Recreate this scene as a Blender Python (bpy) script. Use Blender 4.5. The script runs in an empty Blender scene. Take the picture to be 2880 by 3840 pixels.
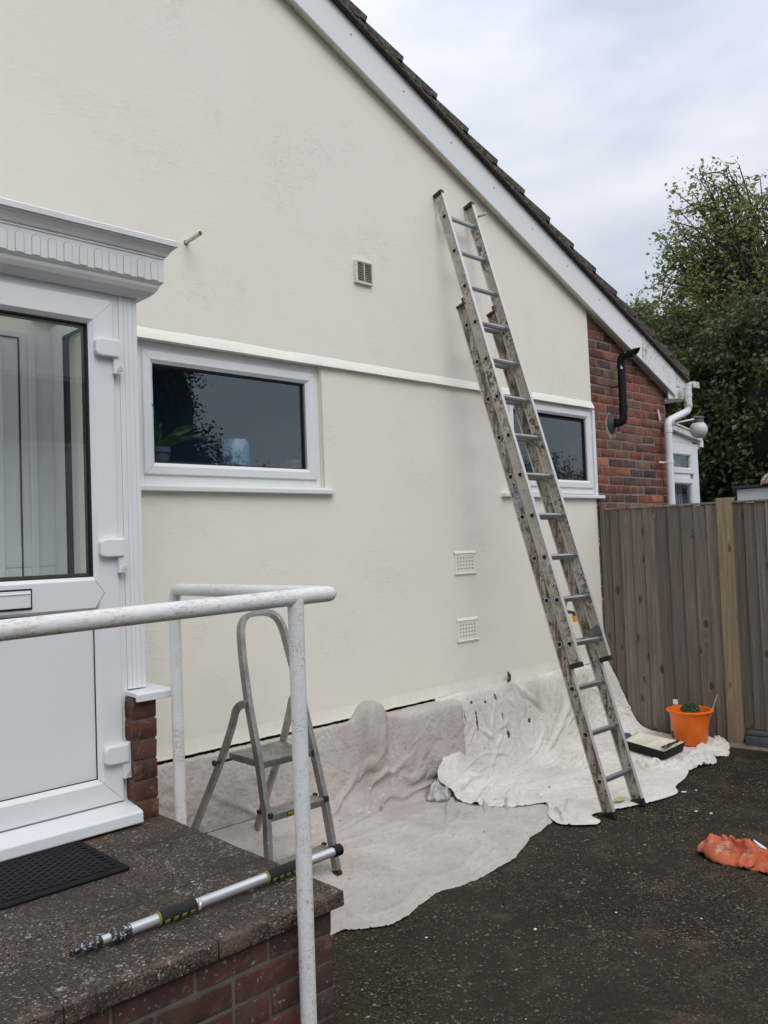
import bpy, bmesh, math, random
from mathutils import Vector, Matrix, noise
random.seed(7)
rad = math.radians
sc = bpy.context.scene
col = sc.collection

# ------------------------------------------------------------------ camera
cam_d = bpy.data.cameras.new('camera'); cam = bpy.data.objects.new('camera', cam_d); col.objects.link(cam)
yaw, pitch, roll = 0.76542773, 0.03909409, -0.037382
fw = Vector((math.sin(yaw)*math.cos(pitch), math.cos(yaw)*math.cos(pitch), math.sin(pitch)))
r0 = Vector((math.cos(yaw), -math.sin(yaw), 0)); u0 = r0.cross(fw)
R = r0*math.cos(roll)+u0*math.sin(roll); U = -r0*math.sin(roll)+u0*math.cos(roll)
m = Matrix((R, U, -fw)).transposed().to_4x4(); m.translation = (0, 0, 1.6)
cam.matrix_world = m
cam_d.sensor_fit = 'HORIZONTAL'; cam_d.sensor_width = 36; cam_d.lens = 36*3124.1/2880
cam_d.clip_start = 0.05; cam_d.clip_end = 2000
sc.camera = cam
sc.view_settings.view_transform = 'Standard'; sc.view_settings.look = 'None'
sc.view_settings.exposure = 0; sc.view_settings.gamma = 1
try: sc.view_settings.use_curve_mapping = False
except Exception: pass

# ------------------------------------------------------------------ node helper
class NT:
    def __init__(s, tree): s.t = tree; tree.nodes.clear()
    def n(s, ty, ins=None, **at):
        nd = s.t.nodes.new(ty)
        for k, v in at.items(): setattr(nd, k, v)
        for k, v in (ins or {}).items():
            sk = nd.inputs[k]
            if isinstance(v, bpy.types.NodeSocket): s.t.links.new(v, sk)
            else:
                if isinstance(v, tuple) and len(v) == 3 and sk.type == 'RGBA': v = (*v, 1)
                sk.default_value = v
        return nd
    def math(s, op, a, b=0.0, c=0.0, clamp=False):
        return s.n('ShaderNodeMath', {0: a, 1: b, 2: c}, operation=op, use_clamp=clamp).outputs[0]
    def mix(s, f, a, b, bt='MIX'):
        return s.n('ShaderNodeMix', {0: f, 6: a, 7: b}, data_type='RGBA', blend_type=bt).outputs[2]
    def ramp(s, f, stops, interp='LINEAR'):
        nd = s.n('ShaderNodeValToRGB', {0: f}); cr = nd.color_ramp; cr.interpolation = interp
        while len(cr.elements) > 1: cr.elements.remove(cr.elements[-1])
        for i, (p, c) in enumerate(stops):
            e = cr.elements[0] if i == 0 else cr.elements.new(p)
            e.position = p
            if isinstance(c, (int, float)): c = (c, c, c)
            e.color = (*c, 1)
        return nd.outputs[0]
    def noise(s, vec, scale, detail=4, rough=.55, dist=0):
        return s.n('ShaderNodeTexNoise', {'Vector': vec, 'Scale': scale, 'Detail': detail, 'Roughness': rough, 'Distortion': dist}).outputs[0]
    def vor(s, vec, scale, feature='F1', rnd=1.0):
        nd = s.n('ShaderNodeTexVoronoi', {'Vector': vec, 'Scale': scale, 'Randomness': rnd}, feature=feature)
        return nd
    def scaled(s, vec, sx, sy, sz):
        return s.n('ShaderNodeMapping', {'Vector': vec, 'Scale': (sx, sy, sz)}).outputs[0]

# ------------------------------------------------------------------ world: overcast sky
W = bpy.data.worlds.new('World'); sc.world = W; W.use_nodes = True
t = NT(W.node_tree)
SUN_EL, SUN_AZ = rad(45), rad(195)       # azimuth measured clockwise from +Y
sky = t.n('ShaderNodeTexSky', sky_type='NISHITA', sun_disc=False, sun_elevation=SUN_EL, sun_rotation=SUN_AZ)
tc = t.n('ShaderNodeTexCoord').outputs['Generated']
sep = t.n('ShaderNodeSeparateXYZ', {0: tc})
z = t.math('MAXIMUM', sep.outputs[2], 0.0)
proj = t.n('ShaderNodeVectorMath', {0: tc, 1: t.n('ShaderNodeCombineXYZ', {0: 1.0, 1: 1.0, 2: 2.6}).outputs[0]}, operation='MULTIPLY').outputs[0]
n1 = t.noise(proj, 1.7, 5, .5, .3)
n2 = t.noise(proj, 4.2, 4, .5, .2)
cl = t.math('ADD', t.math('MULTIPLY', n1, .75), t.math('MULTIPLY', n2, .25))
ccol = t.ramp(cl, [(.36, (.56, .62, .72)), (.46, (.74, .79, .88)), (.55, (.90, .93, .985)), (.66, (1.05, 1.06, 1.07))])
grad = t.math('MULTIPLY_ADD', z, 1.05, .72)
cie = t.n('ShaderNodeVectorMath', {0: ccol, 3: t.math('MULTIPLY', grad, 9.3)}, operation='SCALE').outputs[0]
c = t.mix(.93, sky.outputs[0], cie)
bg = t.n('ShaderNodeBackground', {'Color': c, 'Strength': 0.1})
t.t.links.new(bg.outputs[0], t.n('ShaderNodeOutputWorld').inputs[0])
# ------------------------------------------------------------------ sun (veiled)
sd = bpy.data.lights.new('sun', 'SUN'); sd.energy = 1.2; sd.angle = rad(38); sd.color = (1, .965, .91)
sun = bpy.data.objects.new('sun', sd); col.objects.link(sun)
sdir = Vector((math.sin(SUN_AZ)*math.cos(SUN_EL), math.cos(SUN_AZ)*math.cos(SUN_EL), math.sin(SUN_EL)))
sun.rotation_euler = sdir.to_track_quat('Z', 'Y').to_euler()

# ------------------------------------------------------------------ materials
MATS = {}
def material(name, fn):
    m = bpy.data.materials.new(name); m.use_nodes = True
    t = NT(m.node_tree)
    b = t.n('ShaderNodeBsdfPrincipled')
    o = t.n('ShaderNodeOutputMaterial'); t.t.links.new(b.outputs[0], o.inputs[0])
    oc = t.n('ShaderNodeTexCoord').outputs['Object']
    oi = t.n('ShaderNodeObjectInfo').outputs['Random']
    def S(k, v):
        if isinstance(v, bpy.types.NodeSocket): t.t.links.new(v, b.inputs[k])
        else:
            if isinstance(v, tuple): v = (*v, 1)
            b.inputs[k].default_value = v
    def bump(h, strength=.5, dist=.005, nrm=None):
        ins = {'Height': h, 'Strength': strength, 'Distance': dist}
        if nrm is not None: ins['Normal'] = nrm
        return t.n('ShaderNodeBump', ins).outputs[0]
    fn(t, S, oc, oi, bump)
    MATS[name] = m
    return m
def dull(m, k): m.node_tree.nodes['Principled BSDF'].inputs['Specular IOR Level'].default_value = k; return m

def simple(name, c, rough=.5, metal=0.0, var=.12, scale=30, bm=.15, bscale=200, bdist=.001, spots=None):
    def f(t, S, oc, oi, bump):
        n = t.noise(oc, scale, 5)
        k = t.ramp(n, [(.3, tuple(x*(1-var) for x in c)), (.7, tuple(min(1, x*(1+var)) for x in c))])
        if spots:
            thr, sc2, scol = spots
            k = t.mix(t.ramp(t.noise(oc, sc2, 6, .65), [(thr, 0.0), (thr+.02, 1.0)]), k, scol)
        S('Base Color', k); S('Roughness', rough); S('Metallic', metal)
        S('Normal', bump(t.noise(oc, bscale, 4), bm, bdist))
    return material(name, f)

def f(t, S, oc, oi, bump):    # painted render
    n = t.noise(oc, 1.3, 4)
    c = t.ramp(n, [(.3, (.810, .783, .690)), (.7, (.826, .799, .708))])
    c = t.mix(t.ramp(t.noise(oc, 9, 6, .7), [(.62, 0.0), (.75, .3)]), c, (.82, .81, .72))
    # faint drips and grime
    st = t.noise(t.scaled(oc, 14, 14, .8), 1.0, 4)
    c = t.mix(t.ramp(st, [(.62, 0.0), (.9, .03)]), c, (.62, .60, .52))
    spk = t.vor(oc, 7.0)
    c = t.mix(t.ramp(spk.outputs[0], [(.012, .6), (.02, 0.0)]), c, (.30, .26, .2))
    S('Base Color', c); S('Roughness', .72)
    patch = t.ramp(t.noise(oc, 1.9, 3, .6, .4), [(.50, .06), (.64, 1.0)])
    sc1 = t.noise(t.scaled(oc, 1, 1, 1.7), 34, 6, .72, .7)
    chips = t.ramp(sc1, [(.545, 0.0), (.575, .8), (.62, 1.0)])
    fine = t.noise(oc, 160, 3, .6)
    broad = t.noise(oc, 5, 3, .5)
    trowel = t.ramp(t.noise(t.n('ShaderNodeMapping', {'Vector': oc, 'Rotation': (0, .5, 0), 'Scale': (3, 3, 14)}).outputs[0], 1.3, 3, .5, 1.5), [(.60, 0.0), (.64, 1.0), (.68, 0.0)])
    h = t.math('ADD', t.math('MULTIPLY', t.math('MULTIPLY', chips, patch), .85), t.math('MULTIPLY', fine, .12))
    h = t.math('ADD', h, t.math('MULTIPLY', broad, .9))
    h = t.math('ADD', h, t.math('MULTIPLY', trowel, .22))
    S('Normal', bump(h, .42, .004))
render_m = material('cream_render', f)

def f(t, S, oc, oi, bump):
    c = t.ramp(t.noise(oc, 12, 6, .7), [(.30, (.74, .75, .73)), (.45, (.80, .79, .735)), (.7, (.81, .79, .70))])
    S('Base Color', c); S('Roughness', .6)
    S('Normal', bump(t.noise(oc, 40, 5, .7), .6, .003))
band_m = material('white_painted_band', f)

def brickmat(name, stops, mossy=0.0):
    def f(t, S, oc, oi, bump):
        c = t.ramp(oi, stops, 'CONSTANT')
        off = t.n('ShaderNodeVectorMath', {0: oc, 3: 1.0}, operation='SCALE').outputs[0]
        off = t.n('ShaderNodeVectorMath', {0: off, 1: t.n('ShaderNodeCombineXYZ', {0: t.math('MULTIPLY', oi, 37.0), 1: 0.0, 2: t.math('MULTIPLY', oi, 11.0)}).outputs[0]}, operation='ADD').outputs[0]
        n = t.noise(off, 14, 6, .65)
        c = t.mix(t.ramp(n, [(.35, .75), (.6, 0.0)]), c, t.mix(.75, c, (.02, .014, .016)))
        c = t.mix(t.ramp(t.noise(off, 22, 5, .7), [(.55, 0.0), (.75, .5)]), c, (.36, .22, .15))
        c = t.mix(t.ramp(t.noise(off, 70, 3), [(.66, 0.0), (.72, .6)]), c, (.42, .38, .33))
        S('Base Color', c); S('Roughness', .85)
        h = t.math('ADD', t.noise(off, 90, 5, .7), t.math('MULTIPLY', t.noise(off, 18, 4), 1.5))
        S('Normal', bump(h, .8, .0022))
    return material(name, f)
brick_m = brickmat('red_brick', [(0, (.215, .062, .038)), (.14, (.15, .058, .040)), (.26, (.26, .078, .046)), (.36, (.085, .038, .034)), (.42, (.19, .082, .055)), (.58, (.235, .062, .036)), (.72, (.070, .036, .034)), (.77, (.17, .115, .068)), (.83, (.36, .13, .075)), (.90, (.13, .050, .036))])
step_brick_m = brickmat('dark_red_brick', [(0, (.080, .036, .026)), (.3, (.098, .042, .029)), (.55, (.06, .032, .026)), (.8, (.125, .045, .030))])
pier_brick_m = brickmat('brown_brick', [(0, (.12, .045, .026)), (.3, (.17, .062, .032)), (.55, (.095, .036, .024)), (.8, (.20, .075, .038))])
mortar_m = simple('mortar', (.23, .195, .155), .95, 0, .25, 18, .8, 120, .003)
mortar_d = simple('damp_mortar', (.11, .10, .088), .95, 0, .35, 14, .8, 120, .003)

def f(t, S, oc, oi, bump):    # white upvc
    c = t.mix(t.ramp(t.noise(oc, 3, 5), [(.45, 0.0), (.8, .12)]), (.76, .775, .80), (.64, .64, .62))
    S('Base Color', c); S('Roughness', .32); S('Normal', bump(t.noise(oc, 60, 3), .05, .001))
upvc = material('white_upvc', f)
def f(t, S, oc, oi, bump):    # weathered upvc with algae
    g = t.math('MULTIPLY', t.noise(oc, 38, 6, .75), t.noise(oc, 4.5, 3))
    c = t.mix(t.ramp(g, [(.24, 0.0), (.33, .9)]), (.72, .74, .75), (.19, .19, .075))
    S('Base Color', c); S('Roughness', .5); S('Normal', bump(t.noise(oc, 90, 4), .15, .001))
upvc_algae = material('algae_stained_upvc', f)
def f(t, S, oc, oi, bump):
    g = t.math('MULTIPLY', t.noise(oc, 60, 5, .7), t.noise(oc, 7, 3))
    c = t.mix(t.ramp(g, [(.25, 0.0), (.36, .8)]), (.70, .70, .71), (.20, .20, .12))
    S('Base Color', c); S('Roughness', .45)
upvc_grime = material('grimy_white_plastic', f)
gasket = simple('black_rubber', (.012, .012, .013), .5)
blackpl = simple('black_plastic', (.006, .006, .007), .6, 0, .2, 20)
dull(blackpl, .3)
def f(t, S, oc, oi, bump):
    c = t.mix(t.ramp(t.noise(oc, 130, 5, .7), [(.56, 0.0), (.60, .9)]), (.018, .018, .02), (.5, .53, .56))
    S('Base Color', c); S('Roughness', .45)
black_splat = material('paint_spattered_plastic', f)

def glassmat(name, refl_ior=.12, tint=(.82, .86, .86), rc=(1, 1, 1)):
    m = bpy.data.materials.new(name); m.use_nodes = True; t = NT(m.node_tree)
    tr = t.n('ShaderNodeBsdfTransparent', {'Color': tint}); gl = t.n('ShaderNodeBsdfGlossy', {'Roughness': 0.0, 'Color': rc})
    ge = t.n('ShaderNodeNewGeometry'); dt = t.math('ABSOLUTE', t.n('ShaderNodeVectorMath', {0: ge.outputs['Incoming'], 1: ge.outputs['Normal']}, operation='DOT_PRODUCT').outputs['Value'])
    fz = t.math('MULTIPLY_ADD', t.math('POWER', t.math('SUBTRACT', 1.0, dt), 5.0), 1-refl_ior, refl_ior)
    mx = t.n('ShaderNodeMixShader', {0: fz, 1: tr.outputs[0], 2: gl.outputs[0]})
    o = t.n('ShaderNodeOutputMaterial'); t.t.links.new(mx.outputs[0], o.inputs[0]); return m
def translucent_roof():
    m = bpy.data.materials.new('light_admitting_roof'); m.use_nodes = True; t = NT(m.node_tree)
    a = t.n('ShaderNodeBsdfTranslucent', {'Color': (.85, .87, .86)}); d = t.n('ShaderNodeBsdfDiffuse', {'Color': (.75, .77, .77)})
    mx = t.n('ShaderNodeMixShader', {0: .22, 1: a.outputs[0], 2: d.outputs[0]}); o = t.n('ShaderNodeOutputMaterial'); t.t.links.new(mx.outputs[0], o.inputs[0]); return m
translucent_roof_m = translucent_roof()  # unseen porch roof, made translucent to brighten the interior
glass = glassmat('window_glass', .125, (.62, .70, .80), (.78, .90, 1.0))
glass_clear = glassmat('porch_glass', .11, (.90, .95, .92), (.95, 1.0, .98))

def f(t, S, oc, oi, bump):   # exposed aggregate driveway
    v = t.vor(oc, 125.0); v2 = t.vor(oc, 78.0)
    sel1 = t.n('ShaderNodeSeparateColor', {0: v.outputs['Color']}).outputs[0]
    base = t.ramp(sel1, [(0, (.014, .010, .008)), (.24, (.038, .027, .019)), (.48, (.070, .050, .033)), (.70, (.12, .083, .050)), (.88, (.19, .135, .078)), (.972, (.28, .24, .19))], 'CONSTANT')
    edge = t.ramp(v.outputs[0], [(.30, 1.0), (.62, .30)])
    base = t.n('ShaderNodeVectorMath', {0: base, 1: edge}, operation='MULTIPLY').outputs[0]
    big = t.ramp(t.n('ShaderNodeSeparateColor', {0: v2.outputs['Color']}).outputs[1], [(0, (.03, .024, .02)), (.35, (.075, .053, .036)), (.65, (.15, .105, .06)), (.92, (.24, .21, .16)), (.96, (.15, .07, .035))], 'CONSTANT')
    sel = t.math('MULTIPLY', t.ramp(v2.outputs[0], [(.30, 1.0), (.36, 0.0)]), t.ramp(t.n('ShaderNodeSeparateColor', {0: v2.outputs['Color']}).outputs[2], [(.62, 0.0), (.64, 1.0)]))
    c = t.mix(sel, base, big)
    grime = t.noise(oc, 1.7, 6, .7, .3)
    c = t.mix(t.ramp(grime, [(.38, .72), (.56, .0)]), c, (.019, .0155, .0125))
    c = t.mix(t.ramp(t.noise(oc, 3.1, 6, .75, .5), [(.42, .75), (.52, .0)]), c, (.020, .0155, .0115))
    c = t.mix(t.ramp(t.noise(oc, 4.0, 6, .75, .6), [(.54, 0.0), (.66, .6)]), c, (.12, .088, .055))
    c = t.mix(t.ramp(t.noise(oc, .9, 4, .6, .4), [(.42, .0), (.60, .45)]), c, (.045, .033, .022))
    sx = t.n('ShaderNodeSeparateXYZ', {0: oc})
    near = t.math('SUBTRACT', 1.0, t.math('MULTIPLY', t.math('SUBTRACT', sx.outputs[0], 1.6), .75), clamp=True)
    ms = t.math('MULTIPLY', t.ramp(t.noise(oc, 9, 6, .7), [(.42, 0.0), (.58, 1.0)]), near)
    c = t.mix(t.math('MULTIPLY', ms, .85), c, t.ramp(t.noise(oc, 260, 2), [(.3, (.010, .010, .005)), (.7, (.055, .048, .018))]))
    wp = t.ramp(t.noise(oc, 21, 6, .75), [(.70, 0.0), (.745, .75)])
    c = t.mix(wp, c, (.28, .27, .24))
    S('Base Color', c); S('Roughness', .9); S('Specular IOR Level', .22)
    h = t.math('ADD', t.math('MULTIPLY', v.outputs[0], -1.0), t.math('MULTIPLY', sel, .9))
    h = t.math('ADD', h, t.math('MULTIPLY', t.noise(oc, 24, 4), .6))
    S('Normal', bump(h, .9, .004))
ground_m = material('aggregate_driveway', f)

def f(t, S, oc, oi, bump):   # exposed aggregate paving slab
    v = t.vor(oc, 210.0)
    c = t.ramp(t.n('ShaderNodeSeparateColor', {0: v.outputs['Color']}).outputs[0], [(0, (.022, .016, .014)), (.3, (.044, .031, .026)), (.55, (.080, .053, .042)), (.78, (.12, .082, .060)), (.92, (.18, .135, .10)), (.975, (.36, .33, .28))], 'CONSTANT')
    c = t.mix(t.ramp(t.noise(oc, 5, 6, .7), [(.40, .70), (.56, 0.0)]), c, (.024, .020, .018))
    lich = t.math('MULTIPLY', t.ramp(t.noise(oc, 52, 4, .65), [(.61, 0.0), (.645, 1.0)]), t.ramp(t.noise(oc, 3.2, 3), [(.46, .05), (.6, .85)]))
    c = t.mix(lich, c, (.42, .40, .34))
    sx = t.n('ShaderNodeSeparateXYZ', {0: oc})
    ed = t.math('SUBTRACT', 1.0, t.math('MULTIPLY', t.math('SUBTRACT', sx.outputs[1], 1.9), 16.0), clamp=True)
    c = t.mix(t.math('MULTIPLY', ed, t.ramp(t.noise(oc, 16, 5, .7), [(.46, 0.0), (.6, .8)])), c, (.15, .095, .06))
    bk = t.math('MULTIPLY', t.math('SUBTRACT', sx.outputs[1], 2.72), 4.0, clamp=True)
    c = t.mix(t.math('MULTIPLY', bk, t.ramp(t.noise(oc, 8, 5, .7), [(.4, 0.0), (.6, .7)])), c, (.12, .075, .035))
    S('Base Color', c); S('Roughness', .85)
    S('Normal', bump(t.math('ADD', t.math('MULTIPLY', v.outputs[0], -1.0), t.noise(oc, 30, 4)), .9, .0025))
slab_m = material('aggregate_slab', f)

def f(t, S, oc, oi, bump):   # rusty white painted steel
    st = t.scaled(oc, 1, 1, 1)
    rust = t.math('MULTIPLY', t.ramp(t.noise(st, 95, 5, .7), [(.56, 0.0), (.63, 1.0)]), t.ramp(t.noise(oc, 6, 4), [(.52, 0.0), (.64, 1.0)]))
    chip = t.math('MULTIPLY', t.ramp(t.noise(oc, 210, 4, .7), [(.57, 0.0), (.61, 1.0)]), t.ramp(t.noise(oc, 14, 4), [(.42, .15), (.58, 1.0)]))
    streak = t.ramp(t.noise(t.scaled(oc, 22, 90, 90), 1.0, 5, .75), [(.56, 0.0), (.66, .5)])
    c = t.mix(t.math('MULTIPLY', chip, .7), (.76, .77, .775), (.27, .26, .24)); c = t.mix(t.math('MULTIPLY', streak, t.ramp(t.noise(oc, 5, 3), [(.45, 0.0), (.6, 1.0)])), c, (.36, .34, .31))
    c = t.mix(t.math('MULTIPLY', rust, .65), c, (.45, .25, .09))
    S('Base Color', c); S('Roughness', .42)
    h = t.math('SUBTRACT', t.noise(oc, 70, 4), t.math('MULTIPLY', chip, .9))
    S('Normal', bump(h, .55, .0016))
rail_m = material('chipped_white_paint', f)
def f(t, S, oc, oi, bump):
    sz = t.n('ShaderNodeSeparateXYZ', {0: oc})
    rust = t.math('MULTIPLY', t.ramp(t.noise(t.scaled(oc, 45, 90, 90), 1.0, 6, .75), [(.50, 0.0), (.60, 1.0)]), t.ramp(t.noise(oc, 5.5, 3), [(.50, 0.0), (.60, 1.0)]))
    chip = t.math('MULTIPLY', t.ramp(t.noise(t.scaled(oc, 60, 190, 190), 1.0, 5, .75), [(.55, 0.0), (.60, 1.0)]), t.ramp(t.noise(oc, 7, 4), [(.40, .2), (.56, 1.0)]))
    c = t.mix(t.math('MULTIPLY', chip, .65), (.76, .765, .76), (.33, .31, .28))
    c = t.mix(t.math('MULTIPLY', rust, .7), c, (.55, .33, .12))
    c = t.mix(t.ramp(t.noise(oc, 14, 4), [(.5, 0.0), (.7, .3)]), c, (.66, .60, .50))
    S('Base Color', c); S('Roughness', .45)
    S('Normal', bump(t.math('SUBTRACT', t.noise(oc, 70, 4), t.math('MULTIPLY', chip, .9)), .55, .0016))
rail_top_m = material('rust_worn_white_paint', f)

def f(t, S, oc, oi, bump):   # dirty aluminium
    n = t.noise(oc, 40, 6, .7)
    c = t.ramp(t.noise(oc, 6, 5), [(.35, (.42, .385, .325)), (.65, (.55, .52, .47))])
    mask = t.ramp(t.noise(oc, 3.0, 3), [(.42, 0.0), (.60, 1.0)])
    c = t.mix(t.math('MULTIPLY', t.ramp(n, [(.48, 0.0), (.55, 1.0)]), t.math('MULTIPLY_ADD', mask, .75, .16)), c, (.075, .046, .030))
    c = t.mix(t.ramp(t.noise(oc, 15, 5, .7), [(.60, 0.0), (.70, .5)]), c, (.12, .12, .06))
    S('Base Color', c); S('Roughness', .62); S('Metallic', .25); S('Normal', bump(n, .3, .001))
stile_m = material('muddy_aluminium', f)
def f(t, S, oc, oi, bump):   # lower section: heavy brown smears
    n = t.noise(oc, 34, 6, .75)
    c = t.ramp(t.noise(oc, 6, 5), [(.35, (.35, .30, .235)), (.65, (.50, .455, .39))])
    c = t.mix(t.ramp(t.noise(t.scaled(oc, 30, 30, 5), 1.0, 5, .7), [(.46, 0.0), (.58, .9)]), c, (.10, .062, .042))
    c = t.mix(t.ramp(n, [(.54, 0.0), (.60, .9)]), c, (.05, .032, .022))
    c = t.mix(t.ramp(t.noise(oc, 15, 5, .7), [(.62, 0.0), (.72, .5)]), c, (.13, .13, .06))
    S('Base Color', c); S('Roughness', .7); S('Metallic', .1); S('Normal', bump(n, .3, .001))
mud_m = material('mud_smeared_aluminium', f)
def f(t, S, oc, oi, bump):
    c = t.mix(t.ramp(t.noise(oc, 70, 5, .7), [(.60, 0.0), (.66, .8)]), (.66, .65, .63), (.26, .22, .18))
    S('Base Color', c); S('Roughness', .42); S('Metallic', .55)
flange_m = material('worn_aluminium_edge', f)
def f(t, S, oc, oi, bump):
    c = t.ramp(t.noise(t.scaled(oc, 3, 60, 60), 1.0, 4), [(.3, (.40, .41, .42)), (.7, (.58, .59, .60))])
    S('Base Color', c); S('Roughness', .33); S('Metallic', .85)
rung_m = material('bare_aluminium', f)
def f(t, S, oc, oi, bump):
    c = t.ramp(t.noise(oc, 12, 4), [(.3, (.26, .255, .245)), (.7, (.42, .41, .395))])
    c = t.mix(t.ramp(t.noise(oc, 75, 4, .65), [(.61, 0.0), (.635, .9)]), c, (.66, .65, .60))
    c = t.mix(t.ramp(t.noise(oc, 60, 4, .65), [(.67, 0.0), (.70, .7)]), c, (.05, .045, .04))
    S('Base Color', c); S('Roughness', .36); S('Metallic', .85)
step_alu = material('paint_spotted_aluminium', f)
pole_m = simple('brushed_aluminium', (.66, .68, .70), .3, .6, .06, 20)
foam_m = simple('black_foam', (.014, .014, .016), .85, 0, .2, 60, .6, 500, .001)
yellow_m = simple('yellow_rubber', (.26, .21, .03), .7)
sticker_black = simple('black_sticker', (.012, .012, .012), .4)
sticker_yel = simple('yellow_print', (.60, .42, .02), .5)
sticker_grey = simple('worn_sticker', (.38, .37, .35), .5, 0, .3, 60)
blue_print = simple('blue_print', (.012, .03, .16), .5)
steel_m = simple('galvanised_steel', (.16, .16, .155), .5, .6, .3, 40)
darkred = simple('dark_red_rubber', (.09, .03, .025), .6)

def woodmat(name, c1, c2, greens=.3):
    def f(t, S, oc, oi, bump):
        off = t.n('ShaderNodeVectorMath', {0: oc, 1: t.n('ShaderNodeCombineXYZ', {0: t.math('MULTIPLY', oi, 9.0), 1: t.math('MULTIPLY', oi, 23.0), 2: t.math('MULTIPLY', oi, 17.0)}).outputs[0]}, operation='ADD').outputs[0]
        kv = t.scaled(off, 9.5, 9.5, 5.2)
        v = t.vor(kv, 1.0)
        rnd = t.n('ShaderNodeSeparateColor', {0: v.outputs['Color']}).outputs[0]
        has = t.ramp(rnd, [(.52, 0.0), (.53, 1.0)])
        d = v.outputs[0]
        knot = t.math('MULTIPLY', t.ramp(d, [(.08, 1.0), (.15, .75), (.21, 0.0)]), has)
        ring = t.math('MULTIPLY', t.ramp(d, [(.1, 1.0), (.36, 0.0)]), has)
        gv = t.scaled(off, 75, 75, 2.2)
        g = t.noise(t.n('ShaderNodeVectorMath', {0: gv, 1: t.n('ShaderNodeCombineXYZ', {0: t.math('MULTIPLY', ring, 2.2), 1: t.math('MULTIPLY', ring, 2.2), 2: 0.0}).outputs[0]}, operation='ADD').outputs[0], 1.0, 5, .65)
        c = t.ramp(g, [(.3, c1), (.7, c2)])
        c = t.n('ShaderNodeVectorMath', {0: c, 3: t.math('MULTIPLY_ADD', t.math('FRACT', t.math('MULTIPLY', oi, 7.31)), .75, .72)}, operation='SCALE').outputs[0]
        c = t.mix(t.ramp(oi, [(0, .0), (1, .35)]), c, t.mix(.5, c, (.19, .135, .10)))
        c = t.mix(t.ramp(t.noise(t.scaled(off, 10, 10, 1.2), 1.0, 4), [(.5, 0.0), (.75, .5)]), c, (.085, .080, .074))
        c = t.mix(t.math('MULTIPLY', knot, .82), c, (.030, .019, .013))
        S('Base Color', c); S('Roughness', .85)
        S('Normal', bump(t.math('SUBTRACT', g, t.math('MULTIPLY', knot, .4)), .8, .0025))
    return material(name, f)
fence_m = woodmat('weathered_fence_wood', (.085, .068, .057), (.215, .175, .145))
post_m = woodmat('brown_post_wood', (.16, .118, .072), (.34, .255, .16))
kerb_m = simple('damp_concrete', (.20, .17, .125), .9, 0, .3, 12, .7, 60, .004)
gravelboard_m = simple('blue_grey_brick', (.055, .062, .068), .8, 0, .25, 20, .6, 80, .003)

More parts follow.
